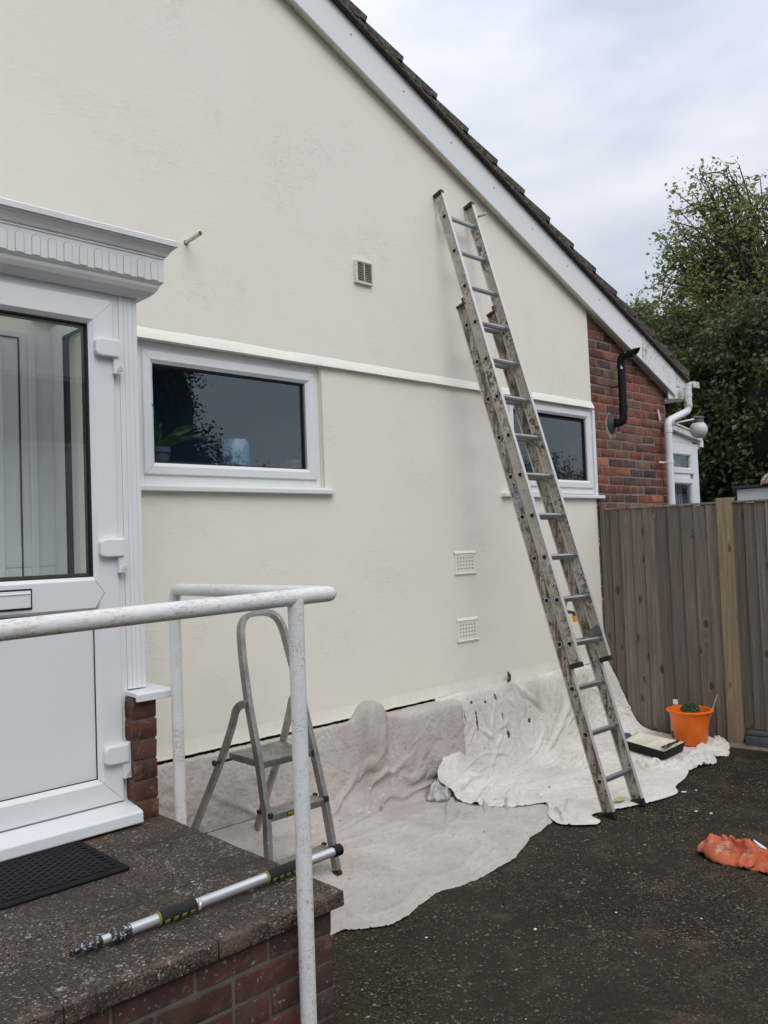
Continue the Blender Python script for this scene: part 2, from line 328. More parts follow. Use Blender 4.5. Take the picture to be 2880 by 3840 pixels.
def clothmat(name, ca, cb, splat=1.0, stain=0.0):
    def f(t, S, oc, oi, bump):
        c = t.ramp(t.noise(oc, 3.5, 5, .6), [(.35, ca), (.68, cb)])
        c = t.mix(t.ramp(t.noise(oc, 7, 6, .75, .5), [(.54, 0.0), (.70, .45)]), c, tuple(x*.70 for x in ca))
        v = t.vor(t.scaled(oc, 1, 1, .55), 13.0)
        rr = t.n('ShaderNodeSeparateColor', {0: v.outputs['Color']}).outputs[0]
        wob = t.math('MULTIPLY', t.noise(oc, 70, 3), .13)
        drop = t.ramp(t.math('ADD', v.outputs[0], wob), [(.128, 1.0), (.14, 0.0)])
        drop = t.math('MULTIPLY', drop, t.ramp(rr, [(.70, 0.0), (.71, splat)]))
        c = t.mix(drop, c, (.055, .068, .062))
        v3 = t.vor(oc, 62.0)
        r3 = t.n('ShaderNodeSeparateColor', {0: v3.outputs['Color']}).outputs[1]
        c = t.mix(t.math('MULTIPLY', t.ramp(v3.outputs[0], [(.16, 1.0), (.2, 0.0)]), t.ramp(r3, [(.84, 0.0), (.85, .8)])), c, (.09, .09, .085))
        wp = t.math('MULTIPLY', t.ramp(t.noise(oc, 34, 5, .7), [(.60, 0.0), (.64, .8)]), t.ramp(t.noise(oc, 3.0, 3), [(.55, 0.0), (.66, 1.0)]))
        c = t.mix(wp, c, (.74, .74, .71))
        if stain:
            sx = t.n('ShaderNodeSeparateXYZ', {0: oc})
            for (x, y, zz, rx, rz, k) in ((5.02, 3.6, .43, .09, .13, .55), (4.96, 3.5, .23, .10, .10, .5), (4.73, 3.7, .56, .12, .05, .25)):
                d = t.n('ShaderNodeVectorMath', {0: t.n('ShaderNodeVectorMath', {0: oc, 1: (x, y, zz)}, operation='SUBTRACT').outputs[0], 1: (1/rx, .6/rx, 1/rz)}, operation='MULTIPLY').outputs[0]
                L = t.n('ShaderNodeVectorMath', {0: d}, operation='LENGTH').outputs['Value']
                L = t.math('MULTIPLY', t.math('ADD', L, t.math('MULTIPLY', t.noise(oc, 24, 4, .7), 1.2)), .4)
                c = t.mix(t.ramp(L, [(.32, k), (.62, 0.0)]), c, (.33, .22, .11))
            # long green drips on the hanging part
            for (x, y, zz, rx, rz) in ((4.33, 3.64, .40, .013, .10), (4.21, 3.7, .44, .007, .05), (4.9, 3.6, .30, .022, .022), (4.64, 3.62, .25, .022, .035), (4.55, 3.7, .52, .012, .03), (4.44, 3.7, .50, .016, .014), (4.30, 3.7, .52, .02, .014), (4.60, 3.66, .38, .008, .035)):
                d = t.n('ShaderNodeVectorMath', {0: t.n('ShaderNodeVectorMath', {0: oc, 1: (x, y, zz)}, operation='SUBTRACT').outputs[0], 1: (1/rx, .1/rx, 1/rz)}, operation='MULTIPLY').outputs[0]
                L = t.n('ShaderNodeVectorMath', {0: d}, operation='LENGTH').outputs['Value']
                L = t.math('MULTIPLY', t.math('ADD', L, t.math('MULTIPLY', t.noise(oc, 60, 3, .7), 1.2)), .4)
                c = t.mix(t.ramp(L, [(.52, .9), (.58, 0.0)]), c, (.035, .055, .045))
        S('Base Color', c); S('Roughness', .95); S('Specular IOR Level', .15)
        cr_ = t.ramp(t.noise(oc, 11, 5, .6, 1.2), [(.44, 0.0), (.50, 1.0), (.56, 0.0)])
        wv = t.math('MULTIPLY', t.math('SINE', t.math('MULTIPLY', t.n('ShaderNodeSeparateXYZ', {0: oc}).outputs[0], 900.0)), .03)
        h = t.math('ADD', t.math('MULTIPLY', cr_, .35), t.math('MULTIPLY', t.noise(oc, 300, 3), .25)); h = t.math('ADD', h, wv); h = t.math('ADD', h, t.math('MULTIPLY', t.noise(oc, 40, 4), .3))
        S('Normal', bump(h, .5, .004))
    return material(name, f)
cloth_a = clothmat('pinkish_cotton_sheet', (.45, .40, .37), (.58, .53, .49), .9)
cloth_b = clothmat('off_white_cotton_sheet', (.64, .60, .55), (.79, .76, .71), 1.0, 1)
def f(t, S, oc, oi, bump):
    c = t.ramp(t.noise(oc, 16, 5, .65), [(.40, (.56, .14, .065)), (.56, (.50, .125, .06)), (.66, (.60, .33, .25))])
    S('Base Color', c); S('Roughness', .95); S('Normal', bump(t.noise(oc, 60, 5, .6), .5, .004))
rag_m = material('orange_rag', f)
tag_m = simple('white_label', (.72, .74, .78), .6)
bag_m = simple('clear_crinkled_plastic', (.72, .75, .74), .12, 0, .4, 30, .9, 45, .02)
bag_m.node_tree.nodes['Principled BSDF'].inputs['Alpha'].default_value = .55
def f(t, S, oc, oi, bump):
    c = t.ramp(t.noise(oc, 9, 5), [(.35, (.93, .165, .008)), (.7, (.97, .20, .010))])
    c = t.mix(t.ramp(t.noise(oc, 60, 4, .7), [(.68, 0.0), (.72, .25)]), c, (.8, .5, .35))
    S('Base Color', c); S('Roughness', .38); S('Subsurface Weight', .08)
orange_m = material('orange_plastic', f)
mop_m = simple('dark_green_chenille', (.085, .125, .060), .9, 0, .5, 60)
paint_m = simple('wet_cream_paint', (.80, .78, .66), .22, 0, .03, 10, .1, 40, .002)
stick_m = simple('bare_wood', (.42, .28, .15), .7)
slate_m = None
def f(t, S, oc, oi, bump):   # concrete roof tile
    c = t.ramp(t.noise(oc, 30, 6, .75), [(.35, (.026, .022, .020)), (.52, (.075, .062, .052)), (.68, (.22, .195, .165))])
    S('Base Color', c); S('Roughness', .92); S('Normal', bump(t.noise(oc, 70, 6, .75), 1.0, .006))
tile_m = material('lichened_concrete_tile', f)
def f(t, S, oc, oi, bump):
    c = t.ramp(t.noise(oc, 45, 6, .75), [(.35, (.05, .042, .034)), (.52, (.13, .115, .095)), (.68, (.30, .27, .23))])
    S('Base Color', c); S('Roughness', .95); S('Normal', bump(t.noise(oc, 60, 6, .8), 1.0, .010))
verge_m = material('verge_mortar', f)
def leafmat(name, a, b, c3, tl=.35):
    m = bpy.data.materials.new(name); m.use_nodes = True; t = NT(m.node_tree)
    oc = t.n('ShaderNodeTexCoord').outputs['Object']
    n = t.noise(oc, 1.6, 4)
    n2 = t.n('ShaderNodeTexWhiteNoise', {'Vector': t.n('ShaderNodeVectorMath', {0: oc, 1: (.11, .11, .11)}, operation='SNAP').outputs[0]}).outputs[0]
    c = t.mix(n2, t.ramp(n, [(.35, a), (.62, b)]), c3)
    p = t.n('ShaderNodeBsdfPrincipled', {'Base Color': c, 'Roughness': .45})
    tr_ = t.n('ShaderNodeBsdfTranslucent', {'Color': t.mix(.4, c, (.16, .22, .03))})
    mx = t.n('ShaderNodeMixShader', {0: tl, 1: p.outputs[0], 2: tr_.outputs[0]})
    o = t.n('ShaderNodeOutputMaterial'); t.t.links.new(mx.outputs[0], o.inputs[0]); return m
leaf_dark = leafmat('dark_evergreen_leaf', (.022, .042, .013), (.080, .115, .032), (.048, .070, .020), .25)
leaf_mid = leafmat('ash_leaf', (.17, .22, .06), (.29, .35, .11), (.25, .26, .10), .5)
leaf_light = leafmat('light_green_leaf', (.11, .17, .04), (.17, .24, .06), (.14, .17, .05), .45)
bark_m = simple('bark', (.055, .046, .036), .9, 0, .3, 12, .8, 40, .01)
globe_m = simple('opal_glass', (.62, .60, .62), .25, 0, .05, 8)
lampcap_m = simple('grey_metal_cap', (.13, .12, .12), .5, .4, .3, 30)
felt_m = simple('roofing_felt', (.045, .042, .045), .9, 0, .3, 20, .7, 90, .003)
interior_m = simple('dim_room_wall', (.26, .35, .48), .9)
blue_vase_m = simple('blue_white_ceramic', (.12, .27, .36), .3, 0, .2, 8, .1, 50, .001, (.52, 9, (.42, .46, .46)))
terracotta_m = simple('terracotta', (.30, .15, .095), .8)
gpot_m = simple('grey_pot', (.16, .17, .19), .7)
plant_m = simple('houseplant_green', (.05, .11, .04), .5)
neigh_m = simple('white_cladding', (.62, .63, .62), .6)
neigh_roof = simple('brown_tiles', (.06, .045, .04), .9)
def f(t, S, oc, oi, bump):
    v = t.vor(oc, 22.0, 'DISTANCE_TO_EDGE'); v2 = t.vor(oc, 22.0)
    rr = t.n('ShaderNodeSeparateColor', {0: v2.outputs['Color']}).outputs[0]
    c = t.mix(t.ramp(v.outputs[0], [(.06, 1.0), (.10, 0.0)]), t.ramp(rr, [(0, (.42, .30, .24)), (.5, (.5, .42, .36)), (.8, (.36, .22, .18))], 'CONSTANT'), (.03, .028, .028))
    S('Base Color', c); S('Roughness', .5)
mosaic_m = material('mosaic_stone', f)

# ------------------------------------------------------------------ mesh helpers
class MB:
    def __init__(s): s.v = []; s.f = []; s.mi = []; s.cur = 0
    def add(s, vs, fs):
        o = len(s.v); s.v += [tuple(p) for p in vs]
        s.f += [tuple(i+o for i in f) for f in fs]; s.mi += [s.cur]*len(fs); return s
    def box(s, x0, x1, y0, y1, z0, z1):
        return s.add([(x0,y0,z0),(x1,y0,z0),(x1,y1,z0),(x0,y1,z0),(x0,y0,z1),(x1,y0,z1),(x1,y1,z1),(x0,y1,z1)],
                     [(0,3,2,1),(4,5,6,7),(0,1,5,4),(1,2,6,5),(2,3,7,6),(3,0,4,7)])
    def obox(s, c, a, b, d):   # oriented box: centre and three half-axis vectors
        c, a, b, d = map(Vector, (c, a, b, d)); vs = []
        for k in (-1, 1):
            for (i, j) in ((-1,-1),(1,-1),(1,1),(-1,1)): vs.append(c+a*i+b*j+d*k)
        return s.add(vs, [(0,3,2,1),(4,5,6,7),(0,1,5,4),(1,2,6,5),(2,3,7,6),(3,0,4,7)])
    def prism(s, poly, axis, a, b):  # poly in the two other axes, extruded along axis from a to b
        n = len(poly)
        def P(p, w):
            return {'x': (w, p[0], p[1]), 'y': (p[0], w, p[1]), 'z': (p[0], p[1], w)}[axis]
        vs = [P(p, a) for p in poly]+[P(p, b) for p in poly]
        fs = [tuple(range(n)), tuple(range(2*n-1, n-1, -1))]+[(i, (i+1) % n, (i+1) % n+n, i+n) for i in range(n)]
        return s.add(vs, fs)
    def sweep(s, path, prof, nrm, closed_ends=True, cyc=True):  # planar path, profile of (along nrm, across) offsets
        path = [Vector(p) for p in path]; nrm = Vector(nrm).normalized(); n = len(prof); vs = []
        for i, p in enumerate(path):
            a = path[max(0, i-1)]; b = path[min(len(path)-1, i+1)]
            tg = (b-a).normalized(); side = tg.cross(nrm).normalized()
            for (u, w) in prof: vs.append(p+nrm*u+side*w)
        fs = []
        for i in range(len(path)-1):
            for j in range(n if cyc else n-1):
                k = (j+1) % n; fs.append((i*n+j, i*n+k, (i+1)*n+k, (i+1)*n+j))
        if closed_ends: fs += [tuple(range(n-1, -1, -1)), tuple(range((len(path)-1)*n, len(path)*n))]
        return s.add(vs, fs)
    def tube(s, path, r, n=12, caps=True):
        path = [Vector(p) for p in path]; rs = r if isinstance(r, (list, tuple)) else [r]*len(path); vs = []
        tg = (path[1]-path[0]).normalized(); ref = Vector((0,0,1)) if abs(tg.z) < .9 else Vector((1,0,0))
        side = tg.cross(ref).normalized()
        for i, p in enumerate(path):
            a = path[max(0, i-1)]; b = path[min(len(path)-1, i+1)]; tg = (b-a).normalized()
            side = (side-tg*side.dot(tg)).normalized(); up = tg.cross(side)
            for j in range(n):
                th = 2*math.pi*j/n; vs.append(p+(side*math.cos(th)+up*math.sin(th))*rs[i])
        fs = [(i*n+j, i*n+(j+1) % n, (i+1)*n+(j+1) % n, (i+1)*n+j) for i in range(len(path)-1) for j in range(n)]
        if caps: fs += [tuple(range(n-1, -1, -1)), tuple(range((len(path)-1)*n, len(path)*n))]
        return s.add(vs, fs)
    def lathe(s, c, prof, n=32, closed=False):
        vs = []; c = Vector(c)
        for (r, z) in prof:
            for j in range(n):
                th = 2*math.pi*j/n; vs.append((c.x+r*math.cos(th), c.y+r*math.sin(th), c.z+z))
        fs = [(i*n+j, i*n+(j+1) % n, (i+1)*n+(j+1) % n, (i+1)*n+j) for i in range(len(prof)-1) for j in range(n)]
        if prof[0][0] > 1e-4 and closed: fs.append(tuple(range(n-1, -1, -1)))
        return s.add(vs, fs)
    def grid(s, P, closed=False):  # P rows of points
        nu = len(P); nv = len(P[0]); vs = [p for row in P for p in row]
        return s.add(vs, [(i*nv+j, i*nv+j+1, (i+1)*nv+j+1, (i+1)*nv+j) for i in range(nu-1) for j in range(nv-1)])
    def frame(s, x0, x1, z0, z1, prof, y, gap=.0006):
        # mitred picture frame, prof = [(inset, depth)...] going from outside to inside
        n = len(prof)
        sides = [((x0,z0),(x1,z0),(1,1),(-1,1)), ((x1,z0),(x1,z1),(-1,1),(-1,-1)), ((x1,z1),(x0,z1),(-1,-1),(1,-1)), ((x0,z1),(x0,z0),(1,-1),(1,1))]
        for (A, B, ia, ib) in sides:
            dx = (B[0]-A[0]); dz = (B[1]-A[1]); L = math.hypot(dx, dz); ux, uz = dx/L*gap, dz/L*gap
            vs = []
            for (t_, d) in prof: vs.append((A[0]+ia[0]*t_+ux, y+d, A[1]+ia[1]*t_+uz))
            for (t_, d) in prof: vs.append((B[0]+ib[0]*t_-ux, y+d, B[1]+ib[1]*t_-uz))
            s.add(vs, [(i, i+n, i+1+n, i+1) for i in range(n-1)])
        return s
    def obj(s, name, mats, parent=None, smooth=False, bevel=0, solid=0, seg=1, angle=40):
        me = bpy.data.meshes.new(name); me.from_pydata(s.v, [], s.f)
        if not isinstance(mats, (list, tuple)): mats = [mats]
        for m_ in mats: me.materials.append(m_)
        if len(mats) > 1: me.polygons.foreach_set('material_index', s.mi)
        bm = bmesh.new(); bm.from_mesh(me); bmesh.ops.recalc_face_normals(bm, faces=bm.faces); bm.to_mesh(me); bm.free()
        me.validate(); me.update()
        return link(name, me, parent, smooth, bevel, solid, seg, angle)

def link(name, me, parent=None, smooth=False, bevel=0, solid=0, seg=1, angle=40):
    o = bpy.data.objects.new(name, me); col.objects.link(o)
    if smooth:
        me.polygons.foreach_set('use_smooth', [True]*len(me.polygons))
        try: me.set_sharp_from_angle(angle=rad(angle))
        except Exception: pass
    if solid:
        md = o.modifiers.new('thickness', 'SOLIDIFY'); md.thickness = solid; md.offset = 0
    if bevel:
        md = o.modifiers.new('bevel', 'BEVEL'); md.width = bevel; md.segments = seg; md.limit_method = 'ANGLE'; md.angle_limit = rad(35)
    if parent is not None:
        o.parent = parent
        if parent.type == 'EMPTY' or parent.get('moved'):
            o.matrix_parent_inverse = Matrix.Translation(-Vector(parent.location))
    return o

def thing(name, label, cat, loc=(0,0,0), group=None):
    o = bpy.data.objects.new(name, None); col.objects.link(o); o.location = loc; o.empty_display_size = .1
    o['label'] = label; o['category'] = cat
    if group: o['group'] = group
    return o
def tag(o, label, cat, group=None):
    o['label'] = label; o['category'] = cat
    if group: o['group'] = group
    return o
def struct(o): o['kind'] = 'structure'; return o
def stuff(o): o['kind'] = 'stuff'; return o
def fbm(x, y, z, o=4):
    s = 0; a = 1; f = 1
    for _ in range(o): s += a*noise.noise((x*f, y*f, z*f)); a *= .5; f *= 2.03
    return s
def catmull(pts, n):
    pts = [Vector(p) for p in pts]; out = []; m = len(pts)-1
    for k in range(n):
        u = k/(n-1)*m; i = min(int(u), m-1); f = u-i
        p0 = pts[max(0, i-1)]; p1 = pts[i]; p2 = pts[i+1]; p3 = pts[min(m, i+2)]
        out.append(.5*((2*p1)+(-p0+p2)*f+(2*p0-5*p1+4*p2-p3)*f*f+(-p0+3*p1-3*p2+p3)*f*f*f))
    return out
def resample(pts, n):
    L = [0]
    for a, b in zip(pts, pts[1:]): L.append(L[-1]+(Vector(b)-Vector(a)).length)
    out = []; j = 0
    for k in range(n):
        d = L[-1]*k/(n-1)
        while j < len(L)-2 and L[j+1] < d: j += 1
        f = (d-L[j])/max(1e-9, L[j+1]-L[j]); out.append(Vector(pts[j]).lerp(Vector(pts[j+1]), min(1, max(0, f))))
    return out
def brick_mesh(name, l, w, h, mat, seed, jit=.0018):
    bm = bmesh.new(); bmesh.ops.create_cube(bm, size=1)
    for v in bm.verts: v.co = Vector((v.co.x*l, v.co.y*w, v.co.z*h))
    bmesh.ops.bevel(bm, geom=list(bm.edges), offset=.0028, segments=1, affect='EDGES', profile=.6)
    rr = random.Random(seed)
    for v in bm.verts: v.co += Vector((rr.uniform(-jit, jit), rr.uniform(-jit, jit), rr.uniform(-jit, jit)))
    me = bpy.data.meshes.new(name); bm.to_mesh(me); bm.free(); me.materials.append(mat)
    me.polygons.foreach_set('use_smooth', [True]*len(me.polygons)); me.set_sharp_from_angle(angle=rad(50))
    return me

WY = 3.75                                    # face of the rendered gable wall
def G(x):                                    # ground rises gently towards the steps
    t_ = max(0, 4.4-x); return .08*t_*t_/(t_+.6)
def soffit(x): return 4.798-.4247*(x-2.945)  # underside of the verge at the wall
def board(x): return 4.776-.4247*(x-2.97)    # lower edge of the bargeboard

# ================================================================== GROUND
b = MB(); xs = [-60, -20, -8, -4, -2]+[-1+.05*i for i in range(200)]+[9.5, 12, 20, 60, 200]; ys = [-60, -30, -12, -6, -2]+[-.5+.05*i for i in range(100)]+[5, 8, 14, 30, 200]
P = []
for x in xs:
    row = []
    for y in ys:
        z = G(max(x, -1)); z -= .004*fbm(x*2, y*2, 1.3)
        if -1 < x < 9 and -.5 < y < 4.6: z += .003*fbm(x*9, y*9, .3)
        # settled joint across the drive
        if 4.2 < x < 6.2 and y < 2.9:
            xc = 5.30+.10*math.sin(y*3)+.02*noise.noise((0, y*9, 0))+.25*(y-2.18); d = abs(x-xc)
            if d < .06: z -= .018*(1-d/.06)
            if x > xc: z += .006
        row.append((x, y, z))
    P.append(row)
b.grid(P); ground = struct(b.obj('driveway', ground_m, smooth=True, angle=80))
# loose stones bedded in the surface
pr = random.Random(3)
b = MB(); octv = [(1,0,0),(0,1,0),(-1,0,0),(0,-1,0),(0,0,.7),(0,0,-.5)]; octf = [(0,1,4),(1,2,4),(2,3,4),(3,0,4),(1,0,5),(2,1,5),(3,2,5),(0,3,5)]
def stone(b, x, y, z, r):
    th = pr.uniform(0, 6.28); c_, s_ = math.cos(th), math.sin(th); vs = []
    sx = r*pr.uniform(.7, 1.4); sy = r*pr.uniform(.6, 1.0); sz = r*pr.uniform(.5, .9)
    for (a, q, w) in octv:
        a *= sx*pr.uniform(.75, 1.15); q *= sy*pr.uniform(.75, 1.15); vs.append((x+a*c_-q*s_, y+a*s_+q*c_, z+w*sz))
    b.add(vs, octf)
def ground_mat(name, cc): return simple(name, cc, .7, 0, .25, 90)
stone_mats = [ground_mat('tan_gravel', (.16, .112, .064)), ground_mat('grey_gravel', (.085, .072, .06)), ground_mat('pale_gravel', (.27, .24, .19)), ground_mat('brown_gravel', (.085, .052, .033)), ground_mat('dark_gravel', (.025, .021, .018))]
for i in range(30000):
    x = 1.5+4.6*pr.random()**1.15; y = pr.uniform(.7, 3.1)
    if x < 1.66: continue
    b.cur = pr.choices(range(5), (17, 11, 2, 36, 34))[0]; r = (.002+.0062*pr.random()**2)*(1.5 if b.cur in (0, 2) and pr.random() < .10 else 1)
    stone(b, x, y, G(x)+.0005, r)
o = stuff(b.obj('gravel', stone_mats, ground)); 
b = MB()
for (x, y, r) in ((2.62, 1.98, .010), (3.0, 1.86, .006), (4.9, 2.52, .018), (4.98, 2.48, .010), (4.6, 2.3, .013), (3.2, 1.6, .006), (4.62, 2.22, .016), (2.25, 2.2, .007)):
    rr = random.Random(int(x*100)); n = 7
    b.add([(x+r*math.cos(6.28*k/n)*rr.uniform(.5, 1.2), y+r*math.sin(6.28*k/n)*rr.uniform(.5, 1.2), G(x)+.006) for k in range(n)]+[(x, y, G(x)+.010)], [(k, (k+1) % n, n) for k in range(n)])
o = b.obj('paint_flake', simple('dry_paint_flake', (.66, .67, .65), .7), ground); stuff(o)

# ================================================================== HOUSE
house = thing('house', 'bungalow gable with freshly painted cream render and red brick corner', 'house', (3, WY, 0))
# ---- rendered wall with window openings
W1 = (1.90, 3.122, 1.945, 2.662); W2 = (4.90, 6.06, 1.950, 2.662)
b = MB(); XR = 6.05
xb = sorted(set([-6.3, -3, 0, 1.0, 1.5, W1[0], W1[1], W2[0], XR]+[round(1.5+.25*i, 3) for i in range(1, 18) if not (W1[0]-.02 < 1.5+.25*i < W1[1]+.02 and False)]))
zb = [.586, 1.2, 1.945, 2.662, 3.2]
def top(x): return (soffit(x) if x > .5 else soffit(.5)-.4247*(.5-x))+.03
def wx(x, z):   # ragged right edge following the photo
    if x < XR-.001: return x
    return 6.028+.0125*(3.48-z)+(.006*noise.noise((0, z*14, 0)) if z < 1.9 else 0)
def inwin(x0, x1, z0, z1):
    for w in (W1, W2):
        if x0 >= w[0]-.001 and x1 <= w[1]+.03 and z0 >= w[2]-.01 and z1 <= w[3]+.01: return True
    return False
for x0, x1 in zip(xb, xb[1:]):
    for z0, z1 in zip(zb, zb[1:]+[None]):
        if z1 is not None and inwin(x0, x1, z0, z1): continue
        ta = top(x0) if z1 is None else z1; tb = top(x1) if z1 is None else z1
        b.add([(wx(x0, z0), WY, z0), (wx(x1, z0), WY, z0), (wx(x1, tb), WY, tb), (wx(x0, ta), WY, ta)], [(0, 1, 2, 3)])
bm = bmesh.new(); me = bpy.data.meshes.new('t'); me.from_pydata(b.v, [], b.f); bm.from_mesh(me)
bmesh.ops.remove_doubles(bm, verts=bm.verts, dist=.0005)
ext = bmesh.ops.extrude_face_region(bm, geom=list(bm.faces))
for v in [g for g in ext['geom'] if isinstance(g, bmesh.types.BMVert)]: v.co.y += .10
bmesh.ops.recalc_face_normals(bm, faces=bm.faces)
me2 = bpy.data.meshes.new('rendered_wall'); bm.to_mesh(me2); bm.free(); me2.materials.append(render_m)
link('rendered_wall', me2, house)
# ragged lower lip of the render
b = MB(); P = []
for i in range(500):
    x = 1.45+i*(6.06-1.45)/499; w = .006*fbm(x*7, 0, 5)+.003*noise.noise((x*40, 0, 2)); y0 = WY-.0015
    P.append([(x, y0, .66), (x, y0-.004-.5*w, .61), (x, y0-.010-w, .588+w), (x, y0+.03, .580+w)])
b.grid(P); b.obj('render_lip', render_m, house, smooth=True)
# projecting painted band above the windows
b = MB(); P = []
for i in range(420):
    x = 1.45+i*(6.035-1.45)/419; w = .006*fbm(x*3, 0, 9); w2 = .005*noise.noise((x*5, 1, 2))+.002*noise.noise((x*37, 1, 2)); e = max(0, (x-5.99)/.045)
    P.append([(x, WY-.001, 2.722+w), (x, WY-.010, 2.710+w), (x, WY-.028+w2, 2.672+w2), (x, WY-.032+w2, 2.661+w2*.5), (x, WY+.01, 2.663)])
b.grid(P); n5 = 5; last = len(P)*5-5; b.add([P[-1][k] for k in range(5)], [(0, 1, 2, 3, 4)])
b.obj('window_band', band_m, house, smooth=True)
# plinth behind the sheets, coloured near-black for the shaded gap under the render
b = MB(); b.box(-6.3, 7.30, WY+.012, WY+.12, -.05, .60); b.obj('plinth', simple('gap_shade_plinth', (.02, .019, .018), .9), house)
# ---- brick corner
b = MB(); BY = WY+.016
xm0, xm1 = 6.0, 7.34
b.prism([(xm0, 0), (xm1, 0), (xm1, soffit(xm1)+.12), (xm0, soffit(xm0)+.12)], 'y', BY+.0035, BY+.3)
bw = b.obj('brick_wall', mortar_m, house)
kinds = [brick_mesh('brick', .2175, .10, .0635, brick_m, s) for s in range(5)]
halves = [brick_mesh('brick', .1025, .10, .0635, brick_m, 10+s) for s in range(3)]
quart = [brick_mesh('brick', .158, .10, .0635, brick_m, 20+s) for s in range(3)]
ch = .0765; cl_ = .2315; row = 0; z = 1.735; rb = random.Random(5)
def put(me, loc, parent, name='brick', rz=0):
    o = bpy.data.objects.new(name, me); col.objects.link(o); o.location = loc; o.rotation_euler.z = rz; o.parent = parent; return o
while z < 3.62:
    x = 6.062; first = row % 2
    seq = ['h' if first else 'f']
    while True:
        k = seq.pop() if seq else 'f'
        ln = {'h': .1155, 'f': cl_, 'q': .172}[k]
        rem = 7.335-x
        if rem < .07: break
        if rem < ln-.02:
            k = 'q' if rem > .15 else 'h'; ln = .172 if k == 'q' else .1155
        xc = x+ln/2
        if z < soffit(xc)+.10:
            me = rb.choice({'h': halves, 'f': kinds, 'q': quart}[k])
            put(me, (xc+rb.uniform(-.002, .002), BY+.05+rb.uniform(-.003, .002), z+.033+rb.uniform(-.0015, .0015)), bw)
        x += ln
    z += ch; row += 1
b = MB(); b.box(7.34, 7.36, BY+.05, 9, 0, 3.0); b.obj('side_wall', mortar_m, house)
# ---- roof: soffit, bargeboard, box end, tiles
BF = 3.685
b = MB(); xa, xz = .5, 7.38
b.prism([(xa, soffit(xa)), (xz, soffit(xz)), (xz, soffit(xz)+.012), (xa, soffit(xa)+.012)], 'y', BF+.016, WY+.02)
b.obj('soffit', simple('cream_soffit', (.55, .53, .44), .6), house)
bh = .248
b = MB(); xj = 6.80
b.prism([(xa, board(xa)), (xj, board(xj)), (xj+.022, board(xj+.022)+bh), (xa, board(xa)+bh)], 'y', BF, BF+.018)
bb = b.obj('bargeboard', upvc, house, bevel=.003, seg=2)
b = MB()
b.prism([(xa, board(xa)), (xj+.002, board(xj+.002)), (xj+.002, board(xj+.002)+.014), (xa, board(xa)+.014)], 'y', BF+.018, BF+.034)
b.obj('bargeboard_return', simple('cream_edge', (.62, .61, .53), .5), house)
b = MB()
b.prism([(xj+.003, board(xj+.003)-.004), (7.385, board(7.385)-.004), (7.385, board(7.385)+bh-.012), (xj+.025, board(xj+.025)+bh)], 'y', BF-.004, BF+.016)
b.obj('bargeboard', upvc_algae, house, bevel=.003, seg=2)['label'] = 'green-stained end length of the bargeboard'
b = MB()
b.prism([(7.392, 2.868), (7.63, 2.872), (7.63, 3.088), (7.392, board(7.392)+bh-.01)], 'y', BF+.002, BF+.016)
b.box(7.30, 7.392, BF+.02, BF+.032, 2.862, 2.97)
b.box(7.612, 7.632, BF+.0165, BF+4, 2.872, 3.085)
b.box(7.34, 7.612, BF+.0165, BF+4, 2.872, 2.880)
b.obj('box_end', upvc_algae, house, bevel=.002)
b = MB(); b.add([(7.29, BF+.06, 2.845), (7.60, BF+.02, 2.868), (7.60, BF+.02, 2.872), (7.29, BF+.06, 2.849)], [(0, 1, 2, 3)]); b.obj('box_end_lip', upvc, house, solid=.004)
for (x, z) in [(3.41, 4.75), (3.862, 4.552), (4.315, 4.354), (4.772, 4.161), (5.224, 3.965), (5.68, 3.773), (6.136, 3.582), (6.59, 3.39), (2.96, 4.94)]:
    b = MB(); b.tube([(x, BF-.003, z), (x, BF+.002, z)], .006, 8); b.obj('screw', simple('grey_cap', (.22, .23, .26), .5) if 'grey_cap' not in MATS else MATS['grey_cap'], bb)
for (x, z) in ((7.43, 3.06), (7.42, 2.985), (7.47, 2.985), (7.55, 2.98), (7.60, 2.985), (6.88, 3.25), (6.95, 3.20)):
    b = MB(); b.tube([(x, BF-.008, z), (x, BF+.004, z)], .005, 8); b.obj('screw', MATS['grey_cap'], bb)
sl = math.atan(.4247); ux = Vector((math.cos(sl), 0, -math.sin(sl))); un = Vector((math.sin(sl), 0, math.cos(sl)))
# roof body (stepped courses) and mortar-bedded verge
def rt(x): return board(x)+bh              # top of the bargeboard = underside of the undercloak
lips = [(7.62-.3165*i) for i in range(24)]
b = MB()
for xl in lips:
    a = Vector((xl, 0, rt(xl)+.036)); L = .36
    p0 = a; p1 = a-ux*L+un*0.0
    # wedge shaped course from lip back up the slope, over the whole roof depth
    yy0, yy1 = 3.95, 12
    q = [a+un*.034, a, a-ux*L-un*.004, a-ux*L+un*.022]
    b.add([(p.x, yy0, p.z) for p in q]+[(p.x, yy1, p.z) for p in q], [(0,1,2,3),(7,6,5,4),(0,4,5,1),(3,2,6,7),(0,3,7,4)])
roofo = b.obj('roof', tile_m, house)
b = MB(); b.prism([(-6.6, rt(.3)-.4247*6.7), (.3, rt(.3)+.03), (.3, rt(.3)-.02), (-6.6, rt(.3)-.4247*6.7-.05)], 'y', 3.6, 12); b.obj('far_slope', tile_m, roofo)
rj = random.Random(11)
